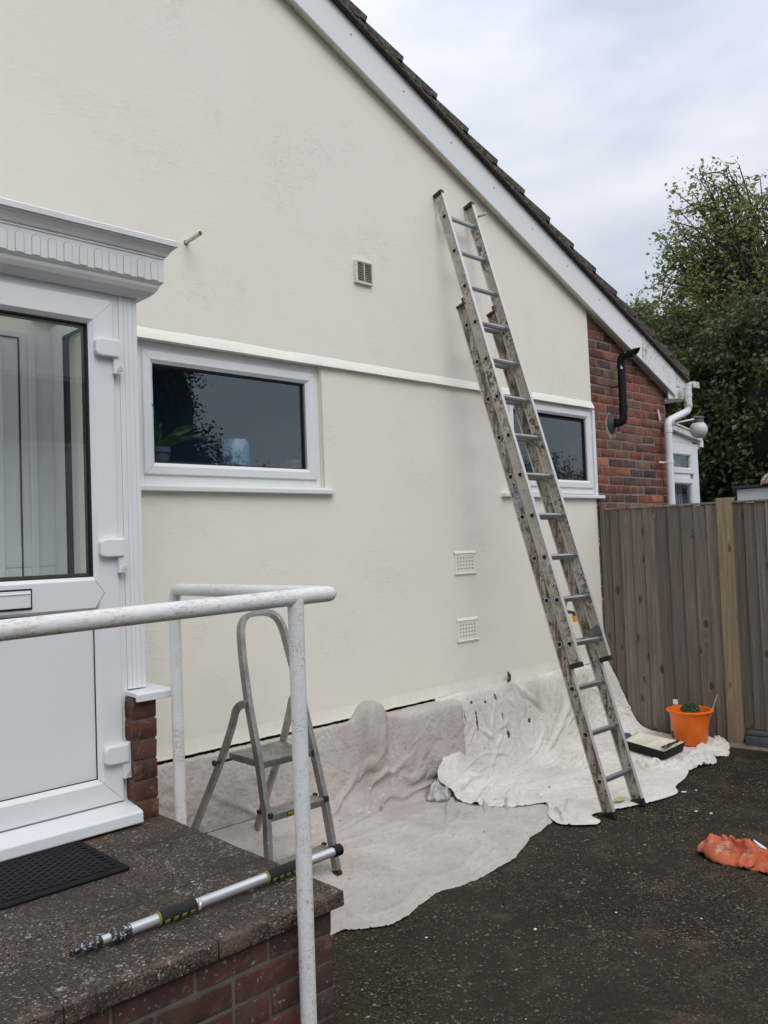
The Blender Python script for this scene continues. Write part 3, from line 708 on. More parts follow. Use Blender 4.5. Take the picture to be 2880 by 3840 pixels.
for i, xl in enumerate(lips):
    a = Vector((xl, 0, rt(xl)+.034)); L = .40; jz = rj.uniform(-.002, .003)
    b = MB()
    for yy0, yy1 in ((3.652, 3.952),):
        q = [a+un*(.064+jz), a+un*.004, a-ux*L-un*.010, a-ux*L+un*.018]
        n = 8; vs = []
        for k in range(n+1):
            y = yy0+(yy1-yy0)*k/n; hump = .018*math.exp(-((k-1)/1.2)**2)+.010*math.exp(-((k-6)/1.5)**2)
            vs += [(q[0].x, y, q[0].z+hump), (q[1].x, y, q[1].z), (q[2].x, y, q[2].z), (q[3].x, y, q[3].z+hump*.8)]
        fs = [(0,1,2,3), tuple(4*n+k for k in (3,2,1,0))]
        for k in range(n):
            for j in range(4): fs.append((4*k+j, 4*k+(j+1) % 4, 4*k+4+(j+1) % 4, 4*k+4+j))
        b.add(vs, fs)
    b.obj('tile', tile_m, roofo, bevel=.004)
# undercloak and bedding mortar
b = MB(); b.prism([(xa, rt(xa)-.004), (7.66, rt(7.66)-.004), (7.66, rt(7.66)+.010), (xa, rt(xa)+.010)], 'y', 3.648, 4.0); b.obj('undercloak', simple('undercloak', (.05, .045, .04), .95, 0, .4, 30, .8, 60, .006), roofo, bevel=.003)
b = MB(); P = []
for i in range(900):
    x = xa+(7.64-xa)*i/899; w = .007*fbm(x*13, 0, 3, 5); w3 = .004*noise.noise((x*60, 2, 0))
    ph = ((7.62-x) % .3165)/.3165
    P.append([(x, 3.66+w3, rt(x)+.008), (x, 3.652+w*.6+w3, rt(x)+.018), (x, 3.655+w+w3, rt(x)+.032), (x, 3.675, rt(x)+.050+.004*ph)])
b.grid(P); b.obj('verge_mortar', verge_m, roofo, smooth=True)

# ---- air bricks (built into the wall)
def air_brick(x0, x1, z0, z1, lab):
    b = MB(); nx, nz = 6, 4; y = WY-.006; mx = .018; mz = .024
    cw = (x1-x0-2*mx)/nx; chh = (z1-z0-2*mz)/nz
    xs_ = [x0, x0+mx]; zs_ = [z0, z0+mz]; holes = set()
    for i in range(nx): xs_ += [x0+mx+cw*i+cw*.26, x0+mx+cw*i+cw*.74]
    for j in range(nz): zs_ += [z0+mz+chh*j+chh*.24, z0+mz+chh*j+chh*.76]
    xs_ += [x1]; zs_ += [z1]
    for i in range(len(xs_)-1):
        for j in range(len(zs_)-1):
            hole = i >= 2 and i < len(xs_)-2+1 and i % 2 == 0 and j >= 2 and j % 2 == 0 and i < 2+2*nx-1 and j < 2+2*nz-1
            a, c_, d_, e = xs_[i], xs_[i+1], zs_[j], zs_[j+1]
            if hole:
                b.cur = 0
                b.add([(a,y,d_),(c_,y,d_),(c_,y,e),(a,y,e),(a+.002,y+.0046,d_+.002),(c_-.002,y+.0046,d_+.002),(c_-.002,y+.0046,e-.002),(a+.002,y+.0046,e-.002)], [(0,1,5,4),(1,2,6,5),(2,3,7,6),(3,0,4,7)])
                b.cur = 1; b.add([(a,y+.0045,d_),(c_,y+.0045,d_),(c_,y+.0045,e),(a,y+.0045,e)], [(0,1,2,3)]); b.cur = 0  # black backing paints the shade inside each shallow hole
            else: b.add([(a,y,d_),(c_,y,d_),(c_,y,e),(a,y,e)], [(0,1,2,3)])
    b.add([(x0,y,z0),(x1,y,z0),(x1,WY+.01,z0),(x0,WY+.01,z0)], [(0,1,2,3)]); b.add([(x0,y,z1),(x1,y,z1),(x1,WY+.01,z1),(x0,WY+.01,z1)], [(0,1,2,3)])
    b.add([(x0,y,z0),(x0,y,z1),(x0,WY+.01,z1),(x0,WY+.01,z0)], [(0,1,2,3)]); b.add([(x1,y,z0),(x1,y,z1),(x1,WY+.01,z1),(x1,WY+.01,z0)], [(0,1,2,3)])
    o = b.obj('air_brick', [render_m, gasket], house); o['label'] = lab
    P = []; P2 = []
    for i in range(60):
        x = x0-.004+(x1-x0+.008)*i/59; w = .003*fbm(x*30, z0, 0)
        P.append([(x, WY-.001, z1+.014+w), (x, WY-.008+w, z1+.006), (x, WY-.012+w, z1-.004+w), (x, y-.0005, z1-.010)])
        P2.append([(x, y-.0005, z0+.010), (x, WY-.013+w, z0+.005+w), (x, WY-.010, z0-.004+w), (x, WY-.001, z0-.010)])
    b = MB(); b.grid(P); b.grid(P2); b.obj('air_brick_rim', render_m, o, smooth=True)
# hole recess lies in front of the wall face, so the brick stands 6 mm proud
air_brick(4.245, 4.458, 1.379, 1.524, 'upper perforated air brick, painted cream')
air_brick(4.243, 4.456, .923, 1.068, 'lower perforated air brick, painted cream')

# ---- windows
FR = [(0, .035), (0, .0), (.040, .0), (.040, .010), (.048, .012)]
def window(W_, sash, gl, y, sill, right_trim=None):
    fr = MB(); fr.frame(W_[0], W_[1], W_[2], W_[3]+.0, [(0, .06), (0, 0), (sash[0]-W_[0]+.004, .0), (sash[0]-W_[0]+.004, .012)], y)
    # fill plates between frame and opening on each side (frame members differ in width)
    fr = MB()
    def bar(x0, x1, z0, z1, d=0): fr.box(x0, x1, y+d, y+.06, z0, z1)
    bar(W_[0], sash[0]+.004, W_[2], W_[3]); bar(sash[1]-.004, W_[1], W_[2], W_[3])
    bar(sash[0]+.004, sash[1]-.004, W_[2], sash[2]+.004); bar(sash[0]+.004, sash[1]-.004, sash[3]-.004, W_[3])
    fo = fr.obj('window', upvc, house, bevel=.003)
    s = MB(); g = gl[0]-sash[0]
    s.frame(sash[0], sash[1], sash[2], sash[3], [(0, .004), (.0, -.010), (.004, -.014), (g-.018, -.014), (g, .0), (g, .022)], y, .0008)
    s.obj('sash', upvc, fo)
    k = MB(); k.frame(gl[0]-.001, gl[1]+.001, gl[2]-.001, gl[3]+.001, [(0, .003), (.0045, .004), (.0045, .02)], y, 0); k.obj('gasket', gasket, fo)
    k = MB(); k.frame(gl[0], gl[1], gl[2], gl[3], [(-.001, .021), (.012, .022), (.012, .035), (-.001, .036)], y, 0); k.obj('spacer', simple('dark_spacer', (.04, .045, .05), .4) if 'dark_spacer' not in MATS else MATS['dark_spacer'], fo)
    p = MB(); p.add([(gl[0], y+.018, gl[2]), (gl[1], y+.018, gl[2]), (gl[1], y+.018, gl[3]), (gl[0], y+.018, gl[3])], [(0, 1, 2, 3)]); p.obj('pane', glass, fo)
    q = MB(); x0, x1, z0, z1 = sill
    q.box(x0, x1, WY-.040, WY+.03, z0, z1); q.obj('window_sill', upvc, fo, bevel=.004, seg=2)
    # dark room behind
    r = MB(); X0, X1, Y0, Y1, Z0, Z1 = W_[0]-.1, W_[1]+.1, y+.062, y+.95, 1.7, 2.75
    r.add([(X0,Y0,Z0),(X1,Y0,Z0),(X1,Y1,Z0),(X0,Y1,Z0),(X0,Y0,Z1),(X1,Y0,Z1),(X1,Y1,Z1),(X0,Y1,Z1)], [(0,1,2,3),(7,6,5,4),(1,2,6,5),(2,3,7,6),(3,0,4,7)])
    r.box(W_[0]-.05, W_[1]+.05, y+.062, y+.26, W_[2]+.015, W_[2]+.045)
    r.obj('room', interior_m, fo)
    return fo
wy1 = WY+.024
window(W1, (1.993, 3.085, 1.992, 2.612), (2.052, 3.012, 2.053, 2.545), wy1, (1.80, 3.182, 1.906, 1.932))
wy2 = WY+.012
w2 = window((4.90, 6.04, 1.950, 2.662), (4.925, 6.018, 2.000, 2.634), (4.985, 5.938, 2.062, 2.551), wy2, (4.785, 6.125, 1.914, 1.940))
b = MB(); b.box(6.041, 6.078, WY-.004, WY+.05, 1.942, 2.655); b.obj('trim', upvc, w2, bevel=.003)
# reveal strip beside the first window
b = MB(); b.box(3.123, 3.130, WY-.0015, WY+.02, 1.945, 2.655); b.obj('reveal_bead', simple('sealant', (.50, .47, .43), .6), house)

# objects standing on the inside sill
iz = 1.945+.045
b = MB(); b.lathe((2.60, 3.875, iz), [(.001, 0), (.075, 0), (.078, .02), (.078, .20), (.070, .215), (.060, .22), (.055, .20)], 24)
tag(b.obj('vase', blue_vase_m, smooth=True), 'blurred blue and white vase behind the left window glass', 'vase')
def pot(x, y, mat, r, h, label):
    b = MB(); b.lathe((x, y, iz), [(.001, 0), (r*.75, 0), (r, h*.82), (r*1.1, h*.82), (r*1.1, h), (r*.95, h), (r*.9, h*.9), (.001, h*.9)], 20)
    return tag(b.obj('plant_pot', mat, smooth=True), label, 'plant pot', 'plant pots on the inside sill')
pot(2.13, 3.87, gpot_m, .055, .15, 'grey pot in the left corner behind the left window')
pot(3.00, 3.87, terracotta_m, .055, .12, 'taller terracotta pot behind the right side of the left window')
pot(2.89, 3.86, terracotta_m, .04, .05, 'small low terracotta pot beside the taller terracotta one')
def leaves(x, y, z, n, L, name, label, seed, spread=1.0, bx=0):
    rr = random.Random(seed); b = MB()
    for i in range(n):
        a = rr.uniform(0, 6.28); d = Vector((math.cos(a)*spread+bx, math.sin(a)*spread*.6, rr.uniform(.7, 1.5))).normalized(); s = d.cross(Vector((0, 1, .2))).normalized()*.012; l = L*rr.uniform(.5, 1)
        base = Vector((x, y, z)); pts = []
        for k in range(6):
            f_ = k/5; c_ = base+d*l*f_+Vector((0, 0, -.35*l*f_*f_)); w = s*(math.sin(math.pi*min(.98, f_*.9+.1)))*1.3
            pts += [c_-w, c_+w]
        b.add(pts, [(2*k, 2*k+1, 2*k+3, 2*k+2) for k in range(5)])
    return tag(b.obj(name, plant_m, solid=.001), label, 'houseplant')
leaves(2.10, 3.86, iz+.12, 18, .42, 'houseplant', 'strappy green houseplant in the grey pot behind the left window', 4, .8, .35)
leaves(2.88, 3.87, iz+.05, 12, .12, 'houseplant', 'small bushy green plant beside the terracotta pots', 5)

# ---- soil pipe / flue
flue = thing('flue_pipe', 'black plastic boiler flue pipe bending up the brick corner wall', 'flue pipe', (6.36, WY, 2.57))
b = MB(); c0 = Vector((6.385, 3.655, 2.60))
path = [(6.37, 3.755, 2.565), (6.372, 3.71, 2.56)]+[(6.374+.012*math.sin(a), 3.70-.04*math.sin(a), 2.60-.035*math.cos(a)) for a in (.5, .9, 1.3)]+[(6.386, 3.658, 2.66), (6.384, 3.656, 3.05)]+[(6.382, 3.656-.05*(1-math.cos(a)), 3.085+.05*math.sin(a)) for a in (.3, .6, .9, 1.2, 1.5)]+[(6.38, 3.56, 3.137), (6.38, 3.53, 3.137)]
b.tube(path, .033, 20); b.obj('pipe', blackpl, flue, smooth=True)
b = MB(); n = 20; vs = []
for k in range(n):
    a = 2*math.pi*k/n; vs.append((6.38+.0335*math.cos(a), 3.535, 3.137+.0335*math.sin(a)))
for k in range(n):
    a = 2*math.pi*k/n; vs.append((6.38+.0335*math.cos(a), 3.475+.045*(1-math.sin(a))*.5*1.6-.0, 3.137+.0335*math.sin(a)))
b.add(vs, [(k, (k+1) % n, n+(k+1) % n, n+k) for k in range(n)]); b.obj('spout', blackpl, flue, smooth=True, solid=.003)
for z in (2.675, 2.705, 2.88, 3.04):
    b = MB(); b.tube([(6.386-.002*(z-2.7)*3, 3.657, z-.012 if z != 2.88 else z-.006), (6.386-.002*(z-2.7)*3, 3.657, z+.012 if z != 2.88 else z+.006)], .0365, 20); b.obj('collar', blackpl, flue, smooth=True, bevel=.002)
b = MB(); b.tube([(6.38, 3.59, 3.137), (6.38, 3.565, 3.137)], .0365, 20); b.obj('collar', blackpl, flue, smooth=True)
b = MB(); b.obox((6.362, 3.64, 3.03), (.010, -.006, 0), (.004, .006, 0), (0, 0, .013)); b.obj('sticker', tag_m, flue)
b = MB(); b.obox((6.355, 3.585, 3.150), (.006, 0, .008), (0, .012, 0), (-.002, 0, .002)); b.obj('sticker', tag_m, flue)
b = MB(); b.lathe((0, 0, 0), [(.0, .0), (.075, .0), (.078, .006), (.066, .014), (.045, .022), (.036, .034), (.034, .04)], 28)
for i, v in enumerate(b.v): b.v[i] = (6.358+v[0]*.85, WY+.012-v[2], 2.566+v[1]*1.15)
b.obj('flange', simple('dusty_black_rubber', (.05, .05, .055), .6), flue, smooth=True)
b = MB(); b.tube([(6.385, 3.66, 2.88), (6.375, 3.76, 2.875)], .006, 8); b.obj('bracket', blackpl, flue)
b = MB(); P = []
for k in range(40):
    a = 6.283*k/39; r_ = 1+.2*noise.noise((math.cos(a)*2, math.sin(a)*2, 0)); P.append([(6.365+.06*math.cos(a)*r_, BY-.004, 2.555+.08*math.sin(a)*r_), (6.365+.085*math.cos(a)*r_, BY-.004, 2.545+.105*math.sin(a)*r_), (6.365+.10*math.cos(a)*r_, BY+.004, 2.54+.12*math.sin(a)*r_)])
b.grid(P); b.obj('mortar_patch', simple('grey_mortar', (.26, .24, .22), .95, 0, .3, 25, .8, 90, .003), flue, smooth=True)

# ---- downpipe
dp = thing('downpipe', 'white rainwater downpipe with algae-stained swan neck at the brick corner', 'drainpipe', (7.21, 3.68, 0))
b = MB(); b.tube([(7.215, 3.69, .1), (7.212, 3.685, 2.55)], .034, 20); b.obj('pipe', upvc, dp, smooth=True)
b = MB(); b.tube([(7.212, 3.685, 2.56), (7.212, 3.683, 2.60), (7.222, 3.682, 2.628), (7.25, 3.68, 2.652), (7.36, 3.675, 2.69), (7.52, 3.668, 2.742)], .034, 20); b.obj('swan_neck', upvc, dp, smooth=True)
b = MB(); b.tube([(7.50, 3.668, 2.735), (7.56, 3.665, 2.756), (7.585, 3.664, 2.78), (7.592, 3.662, 2.81), (7.600, 3.662, 2.99)], .034, 20); b.obj('swan_neck_top', upvc_grime, dp, smooth=True)
for z, x, m_ in ((2.55, 7.212, upvc), (2.815, 7.593, upvc_grime), (2.915, 7.597, upvc_grime)):
    b = MB(); b.tube([(x, 3.683 if x < 7.3 else 3.662, z-.018), (x, 3.683 if x < 7.3 else 3.662, z+.018)], .0375, 20); b.obj('socket', m_, dp, smooth=True, bevel=.002)
b = MB(); b.tube([(7.213, 3.686, 2.248), (7.213, 3.686, 2.272)], .038, 20); b.box(7.10, 7.18, 3.725, 3.735, 2.252, 2.268); b.tube([(7.12, 3.73, 2.26), (7.12, 3.72, 2.26)], .009, 8); b.box(7.175, 7.185, 3.69, 3.735, 2.252, 2.268); b.obj('clip', upvc, dp, bevel=.001)
gu = MB(); P = []
for y in (3.62, 9):
    P.append([(7.685+.056*math.cos(a), y, 3.045+.056*math.sin(a)) for a in [math.pi+math.pi*k/10 for k in range(11)]])
gu.grid(P); gu.box(7.63, 7.74, 3.615, 3.622, 2.99, 3.045); gu.obj('gutter', upvc_grime, dp, smooth=True, solid=.003)
b = MB(); b.box(7.585, 7.665, 3.635, 3.70, 2.985, 3.03); b.obj('outlet', upvc_grime, dp, bevel=.008, seg=2)

# ---- wall lamp
lamp = thing('wall_lamp', 'white globe wall lamp with grey cap on a thin arm beside the downpipe', 'wall lamp', (7.3, 3.75, 2.6))
LC = Vector((7.69, 3.62, 2.585))
b = MB(); prof = [(.083*math.sin(a), -.083*math.cos(a)) for a in [math.pi*k/18 for k in range(0, 15)]]; b.lathe(LC, prof, 28); b.obj('globe', globe_m, lamp, smooth=True)
b = MB(); b.lathe(LC, [(.0, .128), (.045, .126), (.060, .118), (.061, .108), (.050, .10), (.054, .058), (.052, .05), (.0, .05)], 28); b.obj('cap', lampcap_m, lamp, smooth=True)
b = MB(); b.tube([(7.30, 3.755, 2.60), (7.33, 3.72, 2.606), (7.42, 3.69, 2.645), (7.66, 3.63, 2.688)], [.010, .010, .009, .009], 10); b.obj('arm', upvc_grime, lamp, smooth=True)
b = MB(); b.box(7.255, 7.325, 3.752, 3.768, 2.57, 2.63); b.obj('backplate', lampcap_m, lamp, bevel=.003)
# small hook beside the bend
b = MB(); b.obox((7.17, 3.745, 2.70), (.012, 0, 0), (0, .004, 0), (-.016, 0, .05)); tag(b.obj('cable_cleat', upvc_grime, bevel=.003), 'slanting pale cleat on the bricks above the downpipe bend', 'bracket')

# ---- extractor vent
vent = thing('vent_cover', 'square white louvred vent cover high on the cream wall', 'vent', (3.49, WY, 3.29))
x0, x1, z0, z1, y = 3.42, 3.565, 3.218, 3.362, WY-.022
b = MB(); b.box(x0, x0+.017, y, WY+.001, z0, z1); b.box(x1-.009, x1, y, WY+.001, z0, z1); b.box(x0+.017, x1-.009, y, WY+.001, z0, z0+.014); b.box(x0+.017, x1-.009, y, WY+.001, z1-.010, z1); b.box((x0+x1)/2, (x0+x1)/2+.005, y+.001, WY, z0+.014, z1-.01); b.obj('frame', simple('aged_white_plastic', (.68, .67, .60), .4), vent, bevel=.0015)
for k in range(11):
    zc = z0+.019+k*.0108
    b = MB(); b.add([(x0+.017, y+.002, zc-.001), (x1-.009, y+.002, zc-.001), (x1-.009, y+.014, zc+.006), (x0+.017, y+.014, zc+.006)], [(0, 1, 2, 3)]); b.obj('louvre', MATS['aged_white_plastic'], vent, solid=.0022)
b = MB(); b.box(x0+.01, x1-.005, WY-.004, WY-.0015, z0+.01, z1-.008); b.obj('backing', gasket, vent)

# ---- overflow pipes
def opipe(base, tip, label, seed):
    b = MB(); bs, tp = Vector(base), Vector(tip); d = (tp-bs).normalized(); b.tube([bs-d*.02, tp], .0105, 16, caps=False)
    b.tube([tp, tp-d*.08], .0085, 14, caps=False)
    o = b.obj('pipe', simple('painted_pipe_%s' % ('a' if seed else 'b'), (.66, .64, .53) if not seed else (.60, .56, .42), .5, 0, .2, 40, .2, 60, .001, (.60, 50, (.22, .16, .09))), None, smooth=True)
    th = thing('overflow_pipe', label, 'pipe', base, 'overflow pipes sticking out of the wall')
    o.parent = th; o.matrix_parent_inverse = Matrix.Translation(-Vector(base))
    b = MB(); b.tube([tp-d*.05, tp-d*.049], .0084, 14); b.obj('bore', gasket, th)
    b = MB(); b.tube([bs+Vector((0, .002, 0)), bs+Vector((0, -.0015, 0))], .014, 14); b.obj('hole', gasket, th)
opipe((2.252, WY, 3.203), (2.246, 3.60, 3.207), 'stubby grimy overflow pipe in the wall beside the porch cornice', 1)
opipe((4.545, WY, 3.888), (4.572, 3.60, 3.896), 'clean cream overflow pipe beside the top of the long ladder', 0)

# ---- outside tap
tap = thing('outdoor_tap', 'dark outside tap with orange hose connector behind the long ladder', 'tap', (5.53, WY, 1.06))
b = MB(); b.tube([(5.495, WY+.01, 1.085), (5.450, 3.70, 1.082), (5.425, 3.685, 1.055), (5.43, 3.67, 1.035), (5.45, 3.655, 1.030), (5.475, 3.645, 1.025), (5.482, 3.64, 1.0)], .013, 12); b.obj('body', simple('dark_brass', (.05, .055, .06), .5, .3), tap, smooth=True)
b = MB(); b.tube([(5.445, 3.695, 1.09), (5.445, 3.695, 1.125)], .02, 8); b.obj('handle', simple('grey_tap_handle', (.20, .21, .21), .5), tap, bevel=.003)
b = MB(); b.tube([(5.484, 3.64, 1.00), (5.484, 3.64, .955)], .018, 10); b.box(5.464, 5.514, 3.625, 3.655, .985, .997); b.obj('hose_connector', simple('orange_connector', (.80, .30, .01), .4), tap, bevel=.002)
# cable stub poking out above the sheet
b = MB(); b.tube([(4.735, 3.73, .56), (4.735, 3.715, .62), (4.728, 3.71, .665)], .008, 8); b.tube([(4.745, 3.73, .56), (4.748, 3.712, .61), (4.75, 3.712, .648)], .006, 8)
tag(b.obj('cable_stub', simple('green_black_cable', (.03, .06, .055), .4, 0, .4, 60, .1, 50, .001, (.58, 90, (.4, .42, .4))), smooth=True), 'dark green cable ends poking up over the dust sheet', 'cable')

# ================================================================== PORCH
porch = thing('porch', 'white upvc entrance porch with fluted cornice on a brick dwarf wall', 'porch', (1.0, 3.4, .59))
DY = 3.03
# corner post (fluted)
b = MB(); pr_ = [(1.510, DY+.02), (1.510, DY), (1.528, DY), (1.530, DY+.004), (1.532, DY), (1.545, DY), (1.547, DY+.003), (1.549, DY), (1.566, DY), (1.568, DY+.004), (1.570, DY+.001), (1.586, DY+.001), (1.589, DY+.006), (1.589, DY+.07), (1.51, DY+.07)]
b.prism(pr_, 'z', 1.080, 2.64); b.obj('corner_post', upvc, porch)
# door frame
b = MB()
b.box(1.481, 1.5095, DY+.004, DY+.07, .655, 2.616); b.box(.66, 1.481, DY+.004, DY+.07, 2.582, 2.640); b.box(.60, .695, DY+.004, DY+.07, .655, 2.640); b.box(1.5095, 1.511, DY+.012, DY+.07, .655, 2.62)
b.obj('door_frame', upvc, porch, bevel=.003)
door = None
b = MB(); dx0, dx1, dz0, dz1 = .700, 1.479, .668, 2.580
b.frame(dx0, dx1, dz0, dz1, [(0, .01), (0, -.010), (.004, -.014), (.080, -.014), (.097, .004), (.097, .03)], DY, .0009)
gx0, gx1 = dx0+.097, dx1-.097
# mid rail with its pointed ends
b.prism([(gx0-.001, 1.5065), (gx0-.034, 1.46), (gx0-.001, 1.405), (gx1+.001, 1.405), (gx1+.036, 1.46), (gx1+.001, 1.5065)], 'y', DY-.0160, DY+.03)
b.add([(gx0, DY-.016, 1.5065), (gx1, DY-.016, 1.5065), (gx1, DY+.004, 1.521), (gx0, DY+.004, 1.521)], [(0, 1, 2, 3)])
b.add([(gx0, DY-.016, 1.405), (gx1, DY-.016, 1.405), (gx1, DY+.004, 1.392), (gx0, DY+.004, 1.392)], [(0, 1, 2, 3)])
door = b.obj('door', upvc, porch)
for xm, sg in ((gx0, -1), (gx1, 1)):
    b = MB(); pth = [(xm+sg*.001, DY-.0163, 1.507), (xm+sg*.035, DY-.0163, 1.46), (xm+sg*.001, DY-.0163, 1.405)]
    b.sweep(pth, [(-.0004, -.0009), (.0004, -.0009), (.0004, .0009), (-.0004, .0009)], (0, 1, 0)); b.obj('mitre_joint', simple('joint_grime', (.30, .28, .23), .8) if 'joint_grime' not in MATS else MATS['joint_grime'], door)
b = MB(); b.box(gx0, gx1, DY+.008, DY+.02, .765, 1.392); b.obj('panel', upvc, door)
b = MB(); b.frame(gx0-.0005, gx1+.0005, .7645, 1.3925, [(0, .003), (.003, .0035), (.003, .01)], DY, 0); b.obj('panel_seal', gasket, door)
b = MB(); b.frame(gx0-.001, gx1+.001, 1.520, 2.484, [(0, .002), (.005, .003), (.005, .02)], DY, 0); b.frame(gx0, gx1, 1.521, 2.483, [(0, .019), (.014, .020), (.014, .03)], DY, 0); b.obj('gasket', gasket, door)
b = MB(); b.add([(gx0, DY+.016, 1.52), (gx1, DY+.016, 1.52), (gx1, DY+.016, 2.485), (gx0, DY+.016, 2.485)], [(0, 1, 2, 3)]); b.obj('pane', glass_clear, door)
b = MB(); b.box(.855, 1.146, DY-.022, DY-.0165, 1.417, 1.491); b.obj('letterbox_seal', gasket, door, bevel=.002)
b = MB(); b.box(.862, 1.138, DY-.030, DY-.0225, 1.424, 1.484); b.tube([(.862, DY-.030, 1.474), (1.138, DY-.030, 1.474)], .004, 8); b.obj('letterbox', upvc, door, bevel=.002)
for z in (2.40, 1.634, .858):
    h = MB()
    h.prism([(1.395, z-.028), (1.400, z-.038), (1.415, z-.042), (1.488, z-.042), (1.488, z+.026), (1.412, z+.026), (1.399, z+.020), (1.395, z+.010)], 'y', DY-.044, DY-.0142)
    ho = h.obj('hinge', upvc, door, bevel=.005, seg=2)
    h = MB(); h.box(1.470, 1.502, DY-.034, DY+.002, z-.105, z+.030); h.obj('hinge_body', upvc, ho, bevel=.004, seg=2)
    h = MB(); h.prism([(1.480, z-.100), (1.506, z-.092), (1.506, z-.078), (1.494, z-.072), (1.480, z-.082)], 'y', DY-.036, DY-.0305); h.obj('hinge_cap', simple('cream_cap', (.60, .57, .50), .4) if 'cream_cap' not in MATS else MATS['cream_cap'], ho, bevel=.002)
# threshold cill
b = MB(); b.prism([(DY+.05, .600), (DY-.010, .600), (DY-.100, .618), (DY-.112, .600), (DY-.116, .604), (DY-.114, .640), (DY-.105, .646), (DY-.012, .663), (DY+.05, .663)], 'x', .35, 1.502)
b.obj('door_cill', upvc, porch, bevel=.002)
b = MB(); b.box(.60, 1.498, DY+.006, DY+.06, .645, .668); b.box(1.478, 1.505, DY-.006, DY+.03, .646, .660); b.obj('threshold', simple('grey_aluminium', (.30, .31, .31), .4, .5), porch)
b = MB(); b.box(-.1, 1.495, DY-.01, DY+.1, .585, .602); b.obj('cill_support', step_brick_m, porch)
# brick dwarf wall of the porch
PYF = 2.970
b = MB(); b.box(1.4985, 1.590, PYF+.005, WY, .585, 1.052); dw = b.obj('dwarf_wall', mortar_d, porch)
pm = [brick_mesh('brick', .098, .215, .0675, pier_brick_m, 40+s, .0022) for s in range(4)]
pl = [brick_mesh('brick', .098, .100, .0675, pier_brick_m, 50+s, .0022) for s in range(2)]
for k in range(6):
    z = .590+.0765*k
    put(pm[k % 4] if k % 2 == 0 else pl[k//2 % 2], (1.5455, PYF+(.1075 if k % 2 == 0 else .05), z+.033), dw)
    yy = PYF+(.225 if k % 2 == 0 else .11)
    while yy < WY-.05:
        ln = min(.225, WY-yy); put(pm[(k+1) % 4] if ln > .2 else pl[0], (1.5455, yy+ln/2, z+.033), dw); yy += .225
b = MB(); b.prism([(PYF-.030, 1.050), (PYF-.030, 1.068), (PYF-.02, 1.074), (WY, 1.081), (WY, 1.060), (PYF-.018, 1.056), (PYF-.018, 1.043), (PYF-.030, 1.040)], 'x', 1.500, 1.655)
b.obj('wall_cap', upvc, porch, bevel=.002)
# side glazing of the porch
sx0, sx1 = 1.530, 1.585; b = MB()
b.box(sx0, sx1, 3.101, 3.14, 1.082, 2.64); b.box(sx0, sx1, 3.61, WY, 1.082, 2.64); b.box(sx0, sx1, 3.14, 3.61, 1.082, 1.16); b.box(sx0, sx1, 3.14, 3.61, 2.575, 2.64)
sf = b.obj('side_frame', upvc, porch, bevel=.003)
b = MB()
for (ya, yb, za, zb_) in ((3.604, 3.61, 1.16, 2.575), (3.14, 3.604, 2.569, 2.575), (3.14, 3.604, 1.16, 1.166)): b.box(sx0-.001, sx0+.02, ya, yb, za, zb_)
b.obj('gasket', gasket, sf)
b = MB(); b.add([(1.552, 3.14, 1.16), (1.552, 3.604, 1.16), (1.552, 3.604, 2.57), (1.552, 3.14, 2.57)], [(0, 1, 2, 3)]); b.obj('pane', glass_clear, sf)
b = MB(); b.box(1.53, 1.545, 3.575, 3.585, 1.166, 2.569); b.obj('glazing_bar', gasket, sf)
b = MB(); b.box(-.3, 1.54, DY+.071, WY, 2.60, 2.62); None
b = MB(); b.box(-.3, 1.499, DY+.071, WY, .59, .66); b.obj('floor', simple('brown_carpet', (.08, .06, .05), .95), porch)
# inner front door and white panelling at the back of the porch
b = MB(); b.box(-.3, 1.53, WY-.02, WY-.003, .66, 2.60)
for zz in [1.16+.1*k for k in range(5)]: b.box(1.02, 1.52, WY-.0235, WY-.021, zz, zz+.094)
inner = b.obj('inner_door', upvc, porch, bevel=.002)
b = MB(); b.frame(.35, 1.385, 1.30, 2.575, [(0, -.004), (.007, -.004), (.007, 0)], WY-.021, 0); b.obj('inner_gasket', gasket, inner)
for q_ in ((1.42, 1.45, WY-.04, WY-.021, .66, 2.6), (1.26, 1.30, WY-.05, WY-.021, 1.3, 2.56), (1.10, 1.125, WY-.045, WY-.021, 1.3, 2.56)):
    b = MB(); b.box(*q_); b.obj('mullion', upvc, inner, bevel=.003)
b = MB(); b.box(.42, 1.08, WY-.030, WY-.0215, 1.5, 2.5); b.obj('inner_pane', simple('frosted_grey_glass', (.50, .53, .51), .2), inner)
b = MB(); P = []
for z in (1.5, 2.0, 2.5): P.append([(.44+.012*j, WY-.040-.010*math.sin(j*1.1), z) for j in range(54)])
b.grid(P); b.obj('net_curtain', simple('pale_net_curtain', (.74, .76, .74), .9), inner, smooth=True)
# cornice
prof = [(0, 2.618), (-.006, 2.618), (.010, 2.612), (.036, 2.620), (.054, 2.636), (.064, 2.652), (.068, 2.664), (.072, 2.668), (.079, 2.676), (.079, 2.766), (.083, 2.768), (.083, 2.775), (.089, 2.778), (.096, 2.790), (.106, 2.803), (.114, 2.810), (.114, 2.814), (.122, 2.816), (.122, 2.836), (.117, 2.842), (.02, 2.846)]
b = MB(); n = len(prof); rows = []
for (p, z) in prof[1:]:
    rows.append([(-.6, DY-p, z), (1.588+p, DY-p, z), (1.588+p, WY, z)])
b.grid(rows); cor = b.obj('cornice', simple('weathered_white_grp', (.72, .73, .735), .42, 0, .06, 6), porch)
b = MB(); b.add([(-.6, DY, 2.846), (1.66, DY-.07, 2.846), (1.66, WY, 2.86), (-.6, WY, 2.86)], [(0, 1, 2, 3)]); b.obj('roof', translucent_roof_m, porch)
